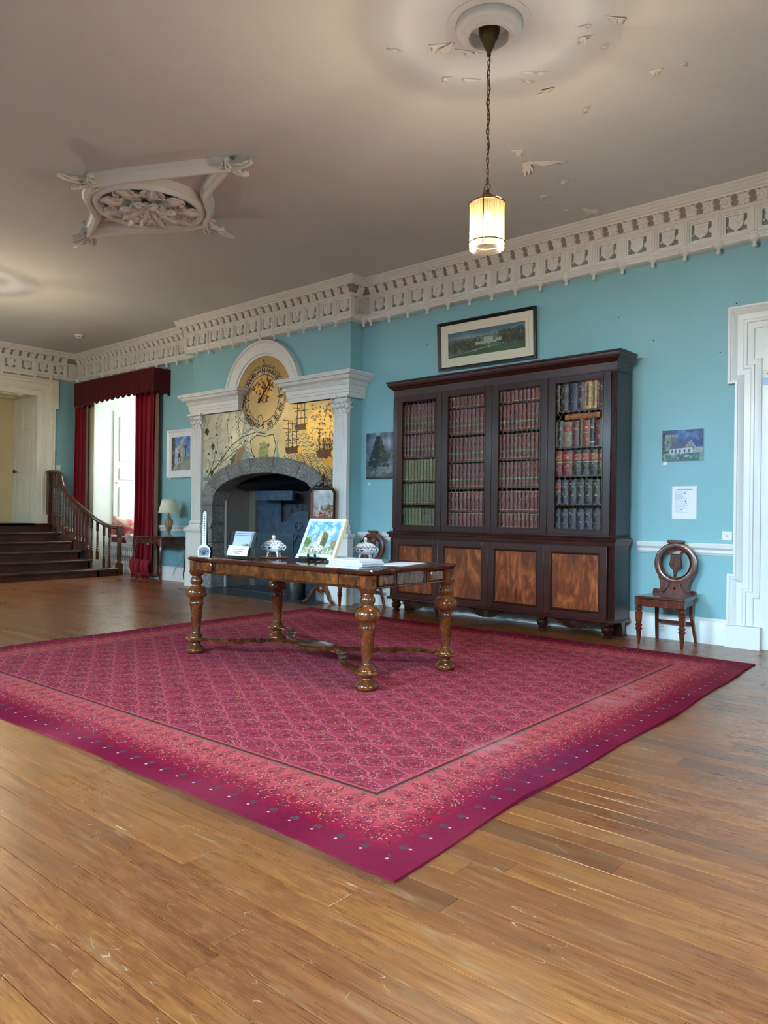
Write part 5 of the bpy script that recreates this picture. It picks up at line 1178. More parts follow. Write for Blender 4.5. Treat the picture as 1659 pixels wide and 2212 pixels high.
    col=t.mix(spot(2.22,-1.0,.28,.75)*wob.ss(.3,.6)*.34,col,lin((78,34,70))); col=t.mix(spot(1.95,-.85,.16,.3)*wob.ss(.35,.65)*.22,col,lin((190,150,150))); col=t.mix(spot(2.0,.55,.2,.6)*wob.ss(.35,.65)*.2,col,lin((196,150,150)))
    t.set(col=col,rough=.95,spec=.1); t.bump(t.noise(P,260,2)*.6+dot*.2,.35,.004); return t.m
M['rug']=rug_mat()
def rugfn(z):
    def fn(u,v):
        x=(u-.5)*RW; y=(v-.5)*RL; e=min(RW/2-abs(x),RL/2-abs(y)); wob=.012*math.sin(y*2.1+1)+.008*math.sin(y*5.3) if abs(x)>RW/2-.02 else 0
        wy=.010*math.sin(x*1.9)+.006*math.sin(x*4.7) if abs(y)>RL/2-.02 else 0
        lift=0
        if z>0 and x>RW/2-.35: lift=.010*max(0,math.sin(y*4.2+.8))**3*(1-(RW/2-x)/.35)
        return (x+wob*(1 if x>0 else -1),y+wy,z+lift)
    return fn
m=MB(); N=64; m.grid(rugfn(.009),N,N); top=len(m.v); m.grid(rugfn(0),N,N)
rim=[i for i in range(N)]+[N+(N+1)*j for j in range(N)]+[(N+1)*N+N-i for i in range(N)]+[(N+1)*(N-j) for j in range(N)]
for a,b_ in zip(rim,rim[1:]+rim[:1]): m.f.append((a,b_,b_+top,a+top))
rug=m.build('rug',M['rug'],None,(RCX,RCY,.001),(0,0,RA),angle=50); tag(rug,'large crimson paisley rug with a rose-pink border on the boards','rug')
RZT=.0105
# ================================================================== LIBRARY TABLE
TZ=RZT; tx,ty=-4.018,-2.969; HX,HY=.897,.419
tb=thing('library_table','long walnut library table with turned bulbous legs on the rug','table',(tx,ty,TZ))
TT=.752   # top surface height above the rug
def outline(off=0):
    pts=[]
    ax,ay=HX+.068+off,HY+.068+off
    def seg(q): pts.extend(q)
    # one quarter from the middle of the +x end to the middle of the +y side, then mirrored
    qd=[(ax-.012,0),(ax-.012,.16),(ax,.18),(ax,.24),(ax-.018,.262),(ax-.018,.285)]
    for a in np.linspace(-.55,PI/2+.55,11): qd.append((HX-.012+.088*math.cos(a)+off*math.cos(a),HY-.012+.088*math.sin(a)+off*math.sin(a)))
    qd+=[(.72,ay-.02),(.69,ay-.02),(.66,ay),(.50,ay),(.47,ay-.012),(0,ay-.012)]
    Q=[(x,y) for x,y in qd]
    P=Q+[(-x,y) for x,y in Q[::-1][1:]]+[(-x,-y) for x,y in Q[1:]]+[(x,-y) for x,y in Q[::-1][1:-1]]
    return P
def slab(prof):
    m=MB(); rings=[[(x,y,z) for x,y in outline(o_)] for o_,z in prof]; n=len(rings[0]); vs=[p_ for r in rings for p_ in r]; fs=[]
    for j in range(len(rings)-1):
        for k in range(n): fs.append((j*n+k,j*n+(k+1)%n,(j+1)*n+(k+1)%n,(j+1)*n+k))
    fs+= [tuple(range(n))[::-1],tuple((len(rings)-1)*n+k for k in range(n))]; return m.add(vs,fs)
slab([(-.03,TT-.034),(-.012,TT-.03),(-.006,TT-.022),(0,TT-.016),(.002,TT-.008),(-.004,TT-.001),(-.010,TT)]).build('tabletop',M['walnut_top'],tb,angle=30)
# apron: four rails with shaped lower edge, beads between the panels, drums over the legs
def rail_poly(L,sh): 
    return [(-L,TT-.034)]+[(-L,.632)]+[(x,.632+.012*math.cos(x/L*PI*2.0)*0+sh*(1-abs(x)/L)) for x in np.linspace(-L,L,25)]+[(L,.632),(L,TT-.034)]
for s in (-1,1):
    MB().prism(rail_poly(HX-.04,-.0),s*HY-.012,s*HY+.012,'y').build('long_rail',M['walnut'],tb,smooth=False)
    MB().prism(rail_poly(HY-.04,-.0),s*HX-.012,s*HX+.012,'x').build('end_rail',M['walnut'],tb,smooth=False)
    MB().tube([(x,s*(HY+.014),.634) for x in np.linspace(-HX+.05,HX-.05,3)],.008,8).build('rail_moulding',M['walnut_dark'],tb)
    MB().tube([(s*(HX+.014),x,.634) for x in np.linspace(-HY+.05,HY-.05,3)],.008,8).build('rail_moulding',M['walnut_dark'],tb)
    # raised end panels stepping forward near the corners
    for q in (-1,1):
        MB().box(q*.77-.10,q*.77+.10,s*HY-.01+(.0 if s>0 else -.026),s*HY+.01+(.026 if s>0 else 0),.642,TT-.036).build('apron_panel',M['walnut'],tb,bevel=.012)
        MB().box(s*HX-.01+(.0 if s>0 else -.026),s*HX+.01+(.026 if s>0 else 0),q*.27-.07,q*.27+.07,.642,TT-.036).build('apron_panel',M['walnut'],tb,bevel=.012)
        for x in (.655,.68): MB().tube([(q*x,s*(HY+.014),.64),(q*x,s*(HY+.014),TT-.036)],.007,8).build('bead',M['walnut_dark'],tb)
        for x in (.175,.15): MB().tube([(s*(HX+.014),q*x,.64),(s*(HX+.014),q*x,TT-.036)],.007,8).build('bead',M['walnut_dark'],tb)
LEG=[(.05,0),(.068,.006),(.075,.02),(.073,.032),(.058,.05),(.04,.064),(.034,.074),(.036,.084),(.055,.092),(.078,.1),(.082,.108),(.078,.116),(.06,.122),(.058,.13),(.048,.138),(.046,.146),(.034,.156),(.031,.165),(.049,.372),(.054,.38),(.056,.386),(.052,.392),(.052,.425),(.056,.43),(.058,.434),(.072,.438),(.078,.446),(.083,.462),(.082,.48),(.074,.5),(.058,.516),(.036,.524),(.034,.53),(.046,.545),(.049,.56),(.046,.576),(.036,.592),(.034,.6),(.048,.608),(.052,.618),(.055,.626),(.056,.632)]
legm=MB().lathe(LEG,n=28).mesh('leg',M['walnut'],angle=50); drum=MB().lathe([(.058,.63),(.062,.638),(.054,.645),(.054,TT-.045),(.058,TT-.036)],n=24).mesh('leg_drum',M['walnut'])
for sx in (-1,1):
    for sy in (-1,1):
        link(legm,'leg',tb,(sx*HX,sy*HY,0)); link(drum,'leg_drum',tb,(sx*HX,sy*HY,0))
        # serpentine stretcher arm to the centre
        P=[]
        for k in range(25):
            u=k/24; x=sx*(HX-.03)*(1-u)+sx*.12*u; y=sy*(HY-.02)*(1-u)+sy*.03*u
            wv=.055*math.sin(u*PI*2); nx,ny=-sy*HY,sx*HX; L=math.hypot(nx,ny); P.append((x+nx/L*wv*sx*sy,y+ny/L*wv*sx*sy,.108))
        ar=MB().sweep(P,(0,0,1),[(-.032,0),(-.034,.006),(-.028,.014),(-.012,.018),(0,.024),(.012,.018),(.028,.014),(.034,.006),(.032,0)],1); ar.build('stretcher_arm',M['walnut_dark'],tb,angle=40)
        for u in (.42,.62): 
            k=int(u*24); MB().lathe([(.036,.098),(.04,.106),(.038,.128),(.03,.134),(0,.136)],(P[k][0],P[k][1],0),12,sx=.6,sy=.9).build('stretcher_collar',M['walnut_dark'],tb)
MB().lathe([(.10,.09),(.155,.096),(.16,.104),(.15,.116),(.155,.124),(.12,.132),(0,.134)],n=36,sx=1.15,sy=.75).build('stretcher_platform',M['walnut_dark'],tb)
TS=TZ+TT+.0005   # table surface
# ---- things on the table
def tureen_canvas():
    nu,nv=96,60; c=Canvas(0,1,0,1,nu,nv,(236,240,246)); q=np.random.default_rng(3)
    for k in range(150):
        x=q.random(); z=q.uniform(.22,.62); c.ell((x,z),.017*q.uniform(.5,1.3),.02,[(40,52,104),(60,70,124),(140,70,96),(96,86,60),(34,40,80)][q.integers(5)],.95)
    for k in range(90):
        x=q.random(); z=q.uniform(.70,.9); c.ell((x,z),.016,.016,[(56,70,124),(90,116,104),(120,120,140)][q.integers(3)],.8)
    c.put((c.V>.645)&(c.V<.675),(150,138,96)); c.put((c.V>.80)&(c.V<.83),(96,124,116)); return c
TPROF=[(.030,.042),(.05,.046),(.072,.058),(.088,.076),(.094,.092),(.092,.102),(.086,.108),(.096,.112),(.098,.117),(.092,.121),(.078,.135),(.062,.146),(.045,.153),(.03,.156),(.014,.158),(.012,.162)]
def tureen(label,loc,rz,stand):
    t=thing('tureen',label,'tureen',loc,rz,'porcelain tureens on the table')
    def fn(u,v):
        f=v*(len(TPROF)-1); i=min(int(f),len(TPROF)-2); w_=f-i; r=TPROF[i][0]*(1-w_)+TPROF[i+1][0]*w_; z=TPROF[i][1]*(1-w_)+TPROF[i+1][1]*w_; lob=1+.035*math.cos(8*2*PI*u)*(1 if z<.108 else .5)
        return (r*lob*1.12*math.cos(2*PI*u),r*lob*.86*math.sin(2*PI*u),z)
    me=tureen_canvas().mesh('bowl',M['china_paint'],fn); me.shade_smooth(); link(me,'bowl',t)
    MB().lathe([(.008,.155),(.012,.162),(.009,.166),(.018,.176),(.02,.186),(.014,.197),(0,.2)],n=16).build('lid_knob',M['white_china'],t)
    for a in (.7,2.44,3.84,5.58): MB().tube([(.055*math.cos(a),.045*math.sin(a),.05),(.07*math.cos(a),.055*math.sin(a),.028),(.066*math.cos(a),.052*math.sin(a),.012),(.082*math.cos(a),.064*math.sin(a),.004)],[.012,.010,.008,.009],8).build('foot',M['white_china'],t)
    for s in (-1,1): MB().tube([(s*.10,0,.098),(s*.122,0,.105),(s*.13,0,.09),(s*.118,0,.07),(s*.098,0,.066)],[.007,.008,.007,.006,.006],8).build('handle',M['white_china'],t)
    t.scale=(.76,.76,.84); return t
M['stand']=wood('turned_stand',(70,38,20),(120,72,40),(160,106,62),(6,6,6),.3,.3,1)
tag(MB().lathe([(.095,0),(.108,.002),(.112,.006),(.108,.009),(.1,.007),(0,.007)],n=36).build('wooden_stand',M['stand'],None,(-4.39,-3.06,TS)),'thin round wooden stand under the tureen nearest the sign holder','stand')
tureen('blue and white lidded tureen on a round wooden stand in front of the fireplace',(-4.39,-3.06,TS+.0085),.5,True)
tureen('blue and white lidded tureen half hidden behind the white booklets',(-3.79,-2.67,TS),.5,False)
# leaflet holder with booklets and sign
M['perspex']=NT('clear_perspex').set(col=(.92,.96,1),rough=.04,trans=1.0).m
sh=thing('sign_holder','clear perspex leaflet holder with a grey booklet and white sign on the table','sign holder',(-4.47,-3.33,TS+.004))
a20=math.radians(-17)
def lean(o): o.rotation_euler=(a20,0,0); return o
hb=MB().box(-.124,.124,.012,.015,.0,.215).build('back_plate',M['perspex'],sh,smooth=False); lean(hb)
MB().box(-.124,.124,-.03,.05,0,.003).build('foot_plate',M['perspex'],sh,smooth=False)
for x in (-.124,.121): lean(MB().box(x,x+.003,-.03,.012,.02,.205).build('side_plate',M['perspex'],sh,smooth=False))
c=Canvas(-.108,.108,.02,.205,90,76,(172,184,196)); g=((c.V-.02)/.185)[...,None]; c.a=np.array((196,202,208))*(1-g)+np.array((160,176,190))*g
c.poly([(-.02,.075),(.02,.10),(.06,.112),(.075,.11),(.108,.075)],(84,98,70)); c.blobs(30,(0,.1,.075,.105),.008,[(110,122,84),(60,76,58),(140,146,110)],2); c.poly([(-.108,.06),(.108,.06),(.108,.078),(-.108,.08)],(100,112,104))
for z,x0,x1 in ((.19,-.09,.09),(.176,-.09,.09)):
    q=np.random.default_rng(int(z*999)); x=x0
    while x<x1: d_=q.uniform(.006,.02); c.line([(x,z),(x+d_,z)],.006,(96,104,112)); x+=d_+.004
lean(MB().box(-.109,.109,-.006,.008,.018,.207).build('booklets',M['paper'],sh,smooth=False))
lean(link(c.mesh('booklet_cover',M['print']),'booklet_cover',sh,(0,-.0066*math.cos(a20),.0066*math.sin(-a20)*0)))
c=Canvas(-.122,.122,.012,.088,100,32,(226,232,250))
for z,x0,x1 in ((.062,-.06,.055),(.045,-.052,.048),(.03,-.03,.025)):
    q=np.random.default_rng(int(z*999)); x=x0
    while x<x1: d_=q.uniform(.006,.018); c.line([(x,z),(x+d_,z)],.005,(92,104,140)); x+=d_+.003
lean(MB().box(-.122,.122,-.028,-.026,.012,.088).build('sign_card',M['paper'],sh,smooth=False)); lean(link(c.mesh('sign_face',M['print']),'sign_face',sh,(0,-.0284,0)))
for o in sh.children:
    if o.name.startswith('booklet_cover'): o.location=(0,-.0068,-.002)
    if o.name.startswith('sign_face'): o.location=(0,-.0286*math.cos(a20),-.0286*math.sin(a20)); 
    if o.name.startswith('booklet_cover'): o.location=(0,-.0068*math.cos(a20),-.0068*math.sin(a20))
# painting on a small black easel, facing the front of the room
pe=thing('canvas_painting','pale-framed painting of a white church tower and tree on a tabletop easel','picture',(-3.866,-3.125,TS+.033)); pe.rotation_euler=(math.radians(-25),0,0)
c=Canvas(-.165,.165,.02,.282,120,96,(110,158,220)); g=((c.V-.02)/.262)[...,None]; c.a=np.array((190,210,228))*(1-g)+np.array((78,136,212))*g; c.noise(.2,14,1); c.blobs(60,(-.16,.16,.14,.28),.025,[(220,234,246),(90,150,222),(160,196,236)],2,.5)
c.poly([(-.165,.02),(.165,.02),(.165,.075),(-.165,.09)],(142,138,112)); c.blobs(90,(-.165,.165,.02,.085),.014,[(190,184,160),(110,116,84),(140,150,110),(214,208,190)],3,.7)
c.blobs(40,(-.16,-.11,.09,.15),.016,[(96,120,66),(70,96,56),(130,150,84)],4); c.blobs(34,(.12,.165,.07,.13),.014,[(120,110,70),(150,120,80),(90,100,70)],5)
c.poly([(-.075,.05),(.05,.055),(.05,.13),(-.03,.17),(-.05,.15)],(236,236,234)); c.line([(-.045,.15),(-.04,.20)],.014,(120,124,120)); c.blobs(50,(-.07,.05,.05,.15),.007,[(120,124,130),(170,172,172),(90,96,104)],6)
c.blobs(70,(.01,.05,.10,.19),.013,[(106,92,52),(80,76,46),(130,112,70)],7,.9); c.grain(.08)
M['palewood']=plain('pale_green_frame',(206,226,214),.5,var=.03); M['rawwood']=plain('raw_pine_edge',(232,206,160),.6,var=.05)
MB().sweep([(-.187,0,0),(.187,0,0),(.187,0,.302),(-.187,0,.302)],(0,-1,0),[(0,-.022),(0,.004),(-.02,.006),(-.024,.0),(-.024,-.022)],1,closed=True).build('frame',M['palewood'],pe,smooth=False)
MB().box(.187,.1885,-.004,.022,0,.302).build('frame_edge',M['rawwood'],pe,smooth=False); MB().box(-.17,.17,.004,.02,.015,.288).build('canvas_back',M['rawwood'],pe,smooth=False); link(c.mesh('painting',M['paint']),'painting',pe,(0,0.001,0))
MB().box(-.195,-.165,-.006,.0,-.018,.014).build('price_tag',M['paper'],pe,smooth=False)
es=thing('tabletop_easel','small black plastic easel holding the church tower painting','easel',(-3.866,-3.125,TS))
for x in (-.035,.035):
    MB().tube([(x,-.06,.006),(x,-.03,.012),(x,-.02,.022),(x,-.035,.03),(x,-.037,.058)],[.009,.011,.012,.010,.008],6).tube([(x,-.02,.020),(x,.05,.022),(x,.12,.006)],[.012,.012,.008],6).build('arm',M['black'],es)
MB().tube([(-.035,.05,.02),(.035,.05,.02)],.006,6).tube([(0,.05,.02),(0,.13,.15)],.008,6).build('strut',M['black'],es)
# booklets: a stack of four
for k in range(4):
    o=MB().box(-.148,.148,-.104,.104,0,.0128).build('booklet',M['paper'],None,(-3.292+.006*((k*7)%3-1)+(-.012 if k==0 else 0),-3.318+.004*((k*5)%3-1),TS+.0142*k),(0,0,.03*((k*3)%3-1)+.02),bevel=.0015)
    tag(o,'%s white paperback booklet in the stack at the near table corner'%['bottom','second from bottom','third from bottom','top'][k],'booklet','white booklets stacked on the table')
o=MB().grid(lambda u,v:((u-.5)*.21+.0,(v-.5)*.40,.001+.002*math.sin(u*3)*v),8,8).build('paper_sheets',M['paper'],None,(-3.285,-2.86,TS),(0,0,.22),angle=180,fix=False); s=o.modifiers.new('t','SOLIDIFY'); s.thickness=.003; s.offset=1
tag(o,'loose white paper sheets lying near the right end of the table','paper')
# ornament at the far-left corner: narrow studded neck on a spade-shaped base, folded like an A
orn=thing('paddle_ornament','tall narrow black and white studded paddle standing at the left table corner','ornament',(-4.83,-3.385,TS),.75)
pd=[(-.042,0),(.042,0),(.05,.045),(.04,.075),(.016,.092),(.013,.34),(.0,.355),(-.013,.34),(-.016,.092),(-.04,.075),(-.05,.045)]
fr_=MB().prism(pd,-.005,.0,'y').build('front_leaf',M['white_china'],orn,(0,0,0),(math.radians(-4),0,0),smooth=False); MB().prism([(x*1.1,z) for x,z in pd],.0,.006,'y').build('back_leaf',M['black'],orn,(0,.075,0),(math.radians(9),0,0),smooth=False)
for k in range(17): MB().cbox((0,-.006,.11+.0135*k),(.009,.003,.006)).build('stud',M['black'],fr_,smooth=False)
pf=[(-.036,.008),(.036,.008),(.043,.045),(.034,.068),(0,.076),(-.034,.068),(-.043,.045)]
MB().prism(pf,-.0065,-.005,'y').build('base_inlay',M['steel'],fr_,smooth=False)
for a in (-.9,-.45,0,.45,.9): MB().tube([(0,-.007,.012),(.038*math.sin(a),-.007,.012+.055*math.cos(a))],.004,4).build('inlay_ray',M['black'],fr_)
# ================================================================== by the hearth
ps=thing('pole_screen','carved mahogany pole screen with a pictorial panel on a tripod base','fire screen',(-6.60,-.335,0))
W=M['chairwood']
MB().lathe([(.012,.16),(.02,.2),(.03,.24),(.018,.28),(.012,.32),(.010,1.50),(.014,1.51),(.010,1.53),(.022,1.555),(.02,1.57),(.008,1.585),(.012,1.595),(0,1.615)],n=12).build('pole',W,ps)
for k in range(3):
    a=-PI/2-.75+k*2*PI/3; ca,sa=math.cos(a),math.sin(a)
    MB().tube([(0,0,.22),(ca*.06,sa*.06,.2),(ca*.13,sa*.13,.12),(ca*.17,sa*.17,.05),(ca*.22,sa*.22,.02),(ca*.245,sa*.245,.016)],[.028,.03,.024,.018,.02,.014],8).build('tripod_leg',W,ps)
MB().lathe([(.05,.13),(.06,.16),(.05,.2),(.03,.24)],n=14).build('tripod_hub',W,ps)
MB().sweep([(-.215,-.02,.70),(.215,-.02,.70),(.225,-.02,1.36),(.19,-.02,1.41),(-.19,-.02,1.41),(-.225,-.02,1.36)],(0,-1,0),[(.0,-.012),(.012,.0),(.008,.014),(-.018,.012),(-.022,-.012)],1,closed=True).build('screen_frame',M['mahog'],ps,angle=30)
c=Canvas(-.21,.21,.70,1.40,110,170,(150,160,158)); g=((c.V-.7)/.7)[...,None]; c.a=np.array((110,92,76))*(1-g)+np.array((206,214,216))*g; c.noise(.25,9,1); c.poly([(-.21,.7),(-.14,.7),(-.14,1.40),(-.21,1.40)],(112,68,52),.9); c.poly([(-.21,.7),(.21,.7),(.21,1.09),(-.21,1.07)],(122,84,62),.85)
c.blobs(60,(0,.2,1.10,1.2),.024,[(136,116,76),(100,90,62),(160,138,92)],2,.8); c.blobs(80,(-.12,.2,1.07,1.13),.012,[(214,200,184),(150,70,60),(80,60,50)],3,.8); c.line([(-.04,1.14),(-.035,1.22)],.016,(226,230,230)); c.blobs(20,(-.1,.1,1.2,1.35),.04,[(190,204,208),(168,186,192)],4,.5)
link(c.mesh('screen_picture',M['print']),'screen_picture',ps,(0,-.022,0)); MB().box(-.215,.215,-.018,-.01,.70,1.40).build('screen_board',M['mahog'],ps,smooth=False)
cr=MB().tube([(-.14,-.03,1.425),(-.09,-.03,1.45),(-.05,-.03,1.43),(-.02,-.03,1.455),(.0,-.03,1.475),(.02,-.03,1.455),(.05,-.03,1.43),(.09,-.03,1.45),(.14,-.03,1.425)],[.008,.014,.010,.016,.018,.016,.010,.014,.008],8); cr.build('carved_crest',M['mahog'],ps)
bu=thing('ash_bucket','plain steel bucket standing in the hearth beside the fire guard','bucket',(-7.10,-.31,.006)); MB().lathe([(.118,0),(.122,.006),(.13,.30),(.136,.305),(.13,.31),(.124,.30),(.114,.01),(0,.01)],n=40).build('body',M['steel'],bu)
MB().tube([(.132*math.cos(a),.0+.132*math.sin(a)*.12-.12,.29+.0-.10*math.sin(a)) for a in np.linspace(0,PI,15)],.004,6).build('handle',M['steel'],bu)
fg=thing('fire_guard','low glazed fire guard with thin steel frame across the hearth','fire guard',(-8.02,-.15,.006))
Ml=M['steel']
for x in (-.68,-.22,.27,.68): MB().box(x-.007,x+.007,-.007,.007,0,.81).build('upright',Ml,fg,smooth=False)
for z in (.006,.81): MB().box(-.687,.687,-.008,.008,z-.006,z+.006).build('rail',Ml,fg,smooth=False)
M['mesh']=None; t=NT('smoked_glass'); tr_=t.n('BsdfTransparent'); tr_.inputs[0].default_value=(.86,.88,.90,1); gl=t.n('BsdfGlossy'); gl.inputs['Roughness'].default_value=.08; mx=t.n('MixShader'); mx.inputs[0].default_value=.07; t.l(tr_.outputs[0],mx.inputs[1]); t.l(gl.outputs[0],mx.inputs[2]); t.l(mx.outputs[0],t.out.inputs[0]); M['guardglass']=t.m
for x0,x1 in ((-.673,-.227),(-.213,.263),(.277,.673)): MB().box(x0,x1,-.002,.002,.012,.804).build('pane',M['guardglass'],fg,smooth=False)
# ================================================================== CEILING ROSE, LANTERNS, PLASTER OVAL
def rose(x,y,lab):
    t=thing('ceiling_rose',lab,'ceiling rose',(x,y,ZC),0,'plain round ceiling roses')
    MB().lathe([(.245,0),(.245,-.003),(.19,-.004)],n=48,cap=False).build('plaster_patch',M['ceiling'],t)
    MB().lathe([(.19,0),(.192,-.03),(.186,-.045),(.176,-.052),(.168,-.05),(.16,-.062),(.145,-.074),(.135,-.072),(.128,-.08),(.118,-.078),(.114,-.066),(.112,-.02),(.11,0)],n=56,cap=False).build('ring_moulding',M['plaster'],t); return t
t=NT('ribbed_lantern_glass'); tl=t.n('BsdfTranslucent'); tl.inputs[0].default_value=(1,.68,.28,1); tr_=t.n('BsdfTransparent'); tr_.inputs[0].default_value=(1,.93,.78,1); gl=t.n('BsdfGlossy'); gl.inputs['Roughness'].default_value=.15
so_=t.n('SeparateXYZ'); t.l(t.n('TexCoord').outputs['Object'],so_.inputs[0]); an=t.math('ARCTAN2',so_.outputs[1],so_.outputs[0]); rib=(an*60.0).sin()*.5+.5; mx=t.n('MixShader'); t.l((rib*.05+.02).s,mx.inputs[0]); t.l(t.mix(rib,(1,.90,.70),(1,.99,.96)),tr_.inputs[0]); t.l(tr_.outputs[0],mx.inputs[1]); t.l(tl.outputs[0],mx.inputs[2]); m2=t.n('MixShader'); m2.inputs[0].default_value=.08; t.l(mx.outputs[0],m2.inputs[1]); t.l(gl.outputs[0],m2.inputs[2]); t.l(m2.outputs[0],t.out.inputs[0]); M['lglass']=t.m
t=NT('lamp_bulb'); t.set(col=(1,.9,.7),emc=(1,.78,.42),ems=16.0); M['bulb']=t.m
def lantern(x,y,lab,power):
    t=thing('pendant_lantern',lab,'pendant lamp',(x,y,ZC),0,'glass rod lanterns on chains')
    MB().lathe([(.058,-.01),(.062,-.02),(.06,-.05),(.048,-.085),(.036,-.105),(.034,-.115),(.028,-.13),(.018,-.15),(.012,-.165),(.012,-.18),(0,-.182)],n=24).build('canopy',M['brass'],t)
    ch=MB(); z=-.175; k=0
    while z>-.92:
        r,L=.0075,.036; P=[]
        for a in np.linspace(0,2*PI,12,endpoint=False):
            lx=r*math.cos(a); lz=(L/2-r)*(1 if math.sin(a)>0 else -1)+r*math.sin(a); P.append((lx if k%2 else 0,0 if k%2 else lx,z-L/2+lz))
        ch.tube(P,.0021,5,closed=True); z-=L-.0075; k+=1
    ch.tube([(.008*math.sin(q*.5),.007*math.cos(q*.43),-.18-.75*q/60) for q in range(61)],.0028,5)
    o=ch.build('chain',M['brass'],t); o['kind']='stuff'
    MB().tube([(.02*math.cos(a),0,-.942+.02*math.sin(a)) for a in np.linspace(0,2*PI,16,endpoint=False)],.003,6,closed=True).lathe([(.012,-.962),(.012,-.975),(.028,-.985),(.032,-.995),(.026,-1.005),(.014,-1.01),(.014,-1.03)],n=16).build('hanging_cap',M['brass'],t)
    for k in range(3):
        a=.9+k*2*PI/3; ca,sa=math.cos(a),math.sin(a)
        MB().tube([(.02*ca,.02*sa,-.99),(.06*ca,.06*sa,-.985),(.09*ca,.09*sa,-1.0),(.105*ca,.105*sa,-1.03),(.106*ca,.106*sa,-1.06),(.106*ca,.106*sa,-1.30)],.0035,6).build('frame_strap',M['brass'],t)
    m=MB(); n=160
    def g_(u,v): r=.0985*(1+.012*(1 if int(u*n)%2 else -1)); return (r*math.cos(2*PI*u),r*math.sin(2*PI*u),-1.305+.262*v)
    m.grid(g_,n,2); m.build('ribbed_glass',M['lglass'],t,angle=20,fix=False)
    for z in (-1.268,-1.043): MB().tube([(.104*math.cos(a),.104*math.sin(a),z) for a in np.linspace(0,2*PI,40,endpoint=False)],.004,6,closed=True).build('frame_ring',M['brass'],t)
    for k in range(6): MB().lathe([(0,-.006),(.006,0),(0,.006)],(.1*math.cos(k*1.05),.1*math.sin(k*1.05),-1.306),6).build('retaining_screw',M['brass'],t)
    MB().lathe([(.012,-1.03),(.014,-1.075),(.013,-1.085)],n=12).build('lamp_holder',M['brass'],t)
    MB().lathe([(.012,-1.085),(.02,-1.10),(.029,-1.13),(.029,-1.155),(.02,-1.175),(0,-1.182)],n=18).build('bulb',M['bulb'],t)
    l=bpy.data.lights.new('lantern_light','POINT'); l.energy=power; l.color=(1,.84,.64); l.shadow_soft_size=.03; lo=bpy.data.objects.new('lantern_light',l); COL.objects.link(lo); lo.parent=t; lo.location=(0,0,-1.215)
    return t
rose(-2.375,-3.225,'round white plaster ceiling rose above the hanging lantern'); lantern(-2.375,-3.225,'brass and glass-rod lantern lit on a long chain over the rug',62)
rose(-9.9,-3.2,'round white plaster ceiling rose beyond the left edge of the view'); lantern(-9.9,-3.2,'lit glass-rod lantern beyond the left edge of the view',72)
ov=thing('ceiling_medallion','plaster ceiling medallion with acanthus oval in a pointed cusped frame','ceiling medallion',(-6.08,-3.12,ZC))
PL=M['plaster']
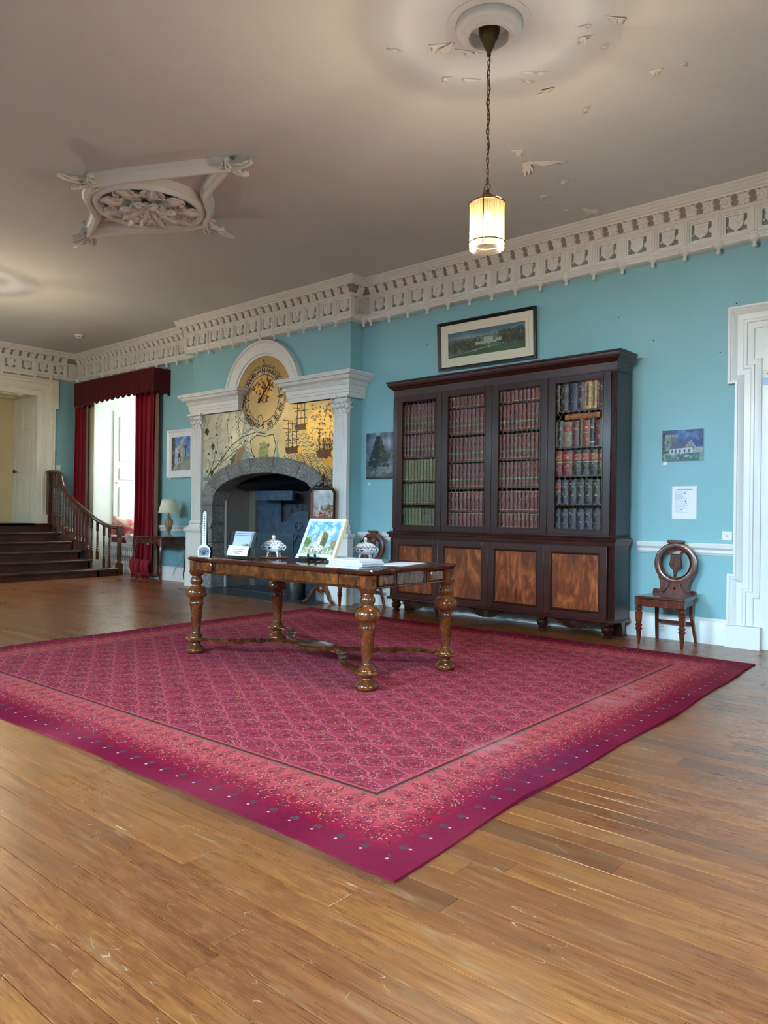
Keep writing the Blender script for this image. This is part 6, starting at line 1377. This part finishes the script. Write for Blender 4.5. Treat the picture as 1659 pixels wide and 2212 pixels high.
# circular moulding
def ring_prof(R,prof,name,n=64):
    vs=[];fs=[];kk=len(prof)
    for i in range(n):
        a=2*PI*i/n
        for r,z in prof: vs.append(((R+r)*math.cos(a),(R+r)*math.sin(a),z))
    for i in range(n):
        for j in range(kk-1): fs.append((i*kk+j,((i+1)%n)*kk+j,((i+1)%n)*kk+j+1,i*kk+j+1))
    MB().add(vs,fs).build(name,PL,ov,angle=40)
ring_prof(.445,[(-.05,0),(-.05,-.03),(-.035,-.065),(-.012,-.07),(0,-.105),(.03,-.11),(.045,-.075),(.055,-.07),(.06,0)],'round_moulding')
MB().lathe([(.42,-.004),(0,-.004)],n=40,cap=False).build('sunk_field',M['ceiling'],ov)
tips=[(1.19,-.03),(.06,.58),(-1.10,.0),(.05,-.58)]
tips=[Vector(q) for q in tips]
for k in range(4):
    A,B=tips[k],tips[(k+1)%4]; mid=(A+B)/2*.97; P=[]
    ra,rb=A.length,B.length; ta=math.atan2(A.y,A.x); tb_=math.atan2(B.y,B.x); tb_+= 2*PI if tb_<ta else 0
    for u in [q_/32 for q_ in range(33)]:
        th=ta+(tb_-ta)*u; wA,wB=(17,7) if ra>rb else (7,17); wv_=(10.6,12,10,20)[k]; wA,wB=(wv_,7) if ra>rb else (7,wv_); r_=.525+(ra-.525)*math.exp(-u*90/wA)+(rb-.525)*math.exp(-(1-u)*90/wB)
        P.append((r_*math.cos(th),r_*math.sin(th),0))
    MB().sweep(P,(0,0,1),[(-.05,0),(-.05,-.04),(-.03,-.055),(-.026,-.09),(-.008,-.105),(.012,-.105),(.026,-.085),(.03,-.055),(.048,-.045),(.05,0)],1).build('cusped_moulding',PL,ov,angle=40)
def ac_leaf(L,Wd,seed,curl=.05):
    r=random.Random(seed); m=MB()
    def fn(u,v):
        a=(u-.5)*2; lob=1+.28*math.cos(v*19+abs(a)*1.5); wv=Wd*(.25+.85*math.sin(PI*min(1,.12+v*.86))**.8)*lob; h=-.015-.085*math.sin(PI*v*.8)-curl*1.6*max(0,v-.6)-.03*math.cos(a*PI*2)*(1-.4*v)
        return (L*v+(-.05*abs(a)*v*L*3 if v>.5 else 0),a*wv/2,h+.02*abs(a))
    m.grid(fn,10,18); return m
for k in range(9):
    a=k*2*PI/9+.2; o=ac_leaf(.40+.03*((k*5)%3),.27,k).build('acanthus_leaf',PL,ov,(.03*math.cos(a),.03*math.sin(a),0),(0,0,a),angle=180,fix=False); s=o.modifiers.new('t','SOLIDIFY'); s.thickness=.012
for k in range(8):
    a=k*2*PI/8+.5; o=ac_leaf(.25,.18,k+30,.08).build('acanthus_leaf',PL,ov,(.02*math.cos(a),.02*math.sin(a),-.035),(0,0,a),angle=180,fix=False); s=o.modifiers.new('t','SOLIDIFY'); s.thickness=.010
MB().lathe([(.0,-.1),(.03,-.095),(.05,-.075),(.055,-.05),(.04,-.03)],n=12).build('centre_boss',PL,ov)
for T_ in tips:
    a=math.atan2(T_.y,T_.x)
    base=MB().lathe([(0,-.055),(.05,-.045),(.065,-.02),(.055,0)],n=12).build('finial',PL,ov,(T_.x*.98,T_.y*.98,0))
    for q,(L,da) in enumerate(((.34,0),(.19,.7),(.19,-.7))): 
        o=ac_leaf(L,.075,q,.06).build('finial_leaf',PL,base,(0,0,-.01),(0,0,a+da),angle=180,fix=False); s=o.modifiers.new('t','SOLIDIFY'); s.thickness=.010
    for s_ in (-1,1): MB().lathe([(0,-.06),(.03,-.045),(.034,-.02),(.02,0)],(.07*math.cos(a+s_*.6),.07*math.sin(a+s_*.6),-.012),10).build('finial_bud',PL,base)
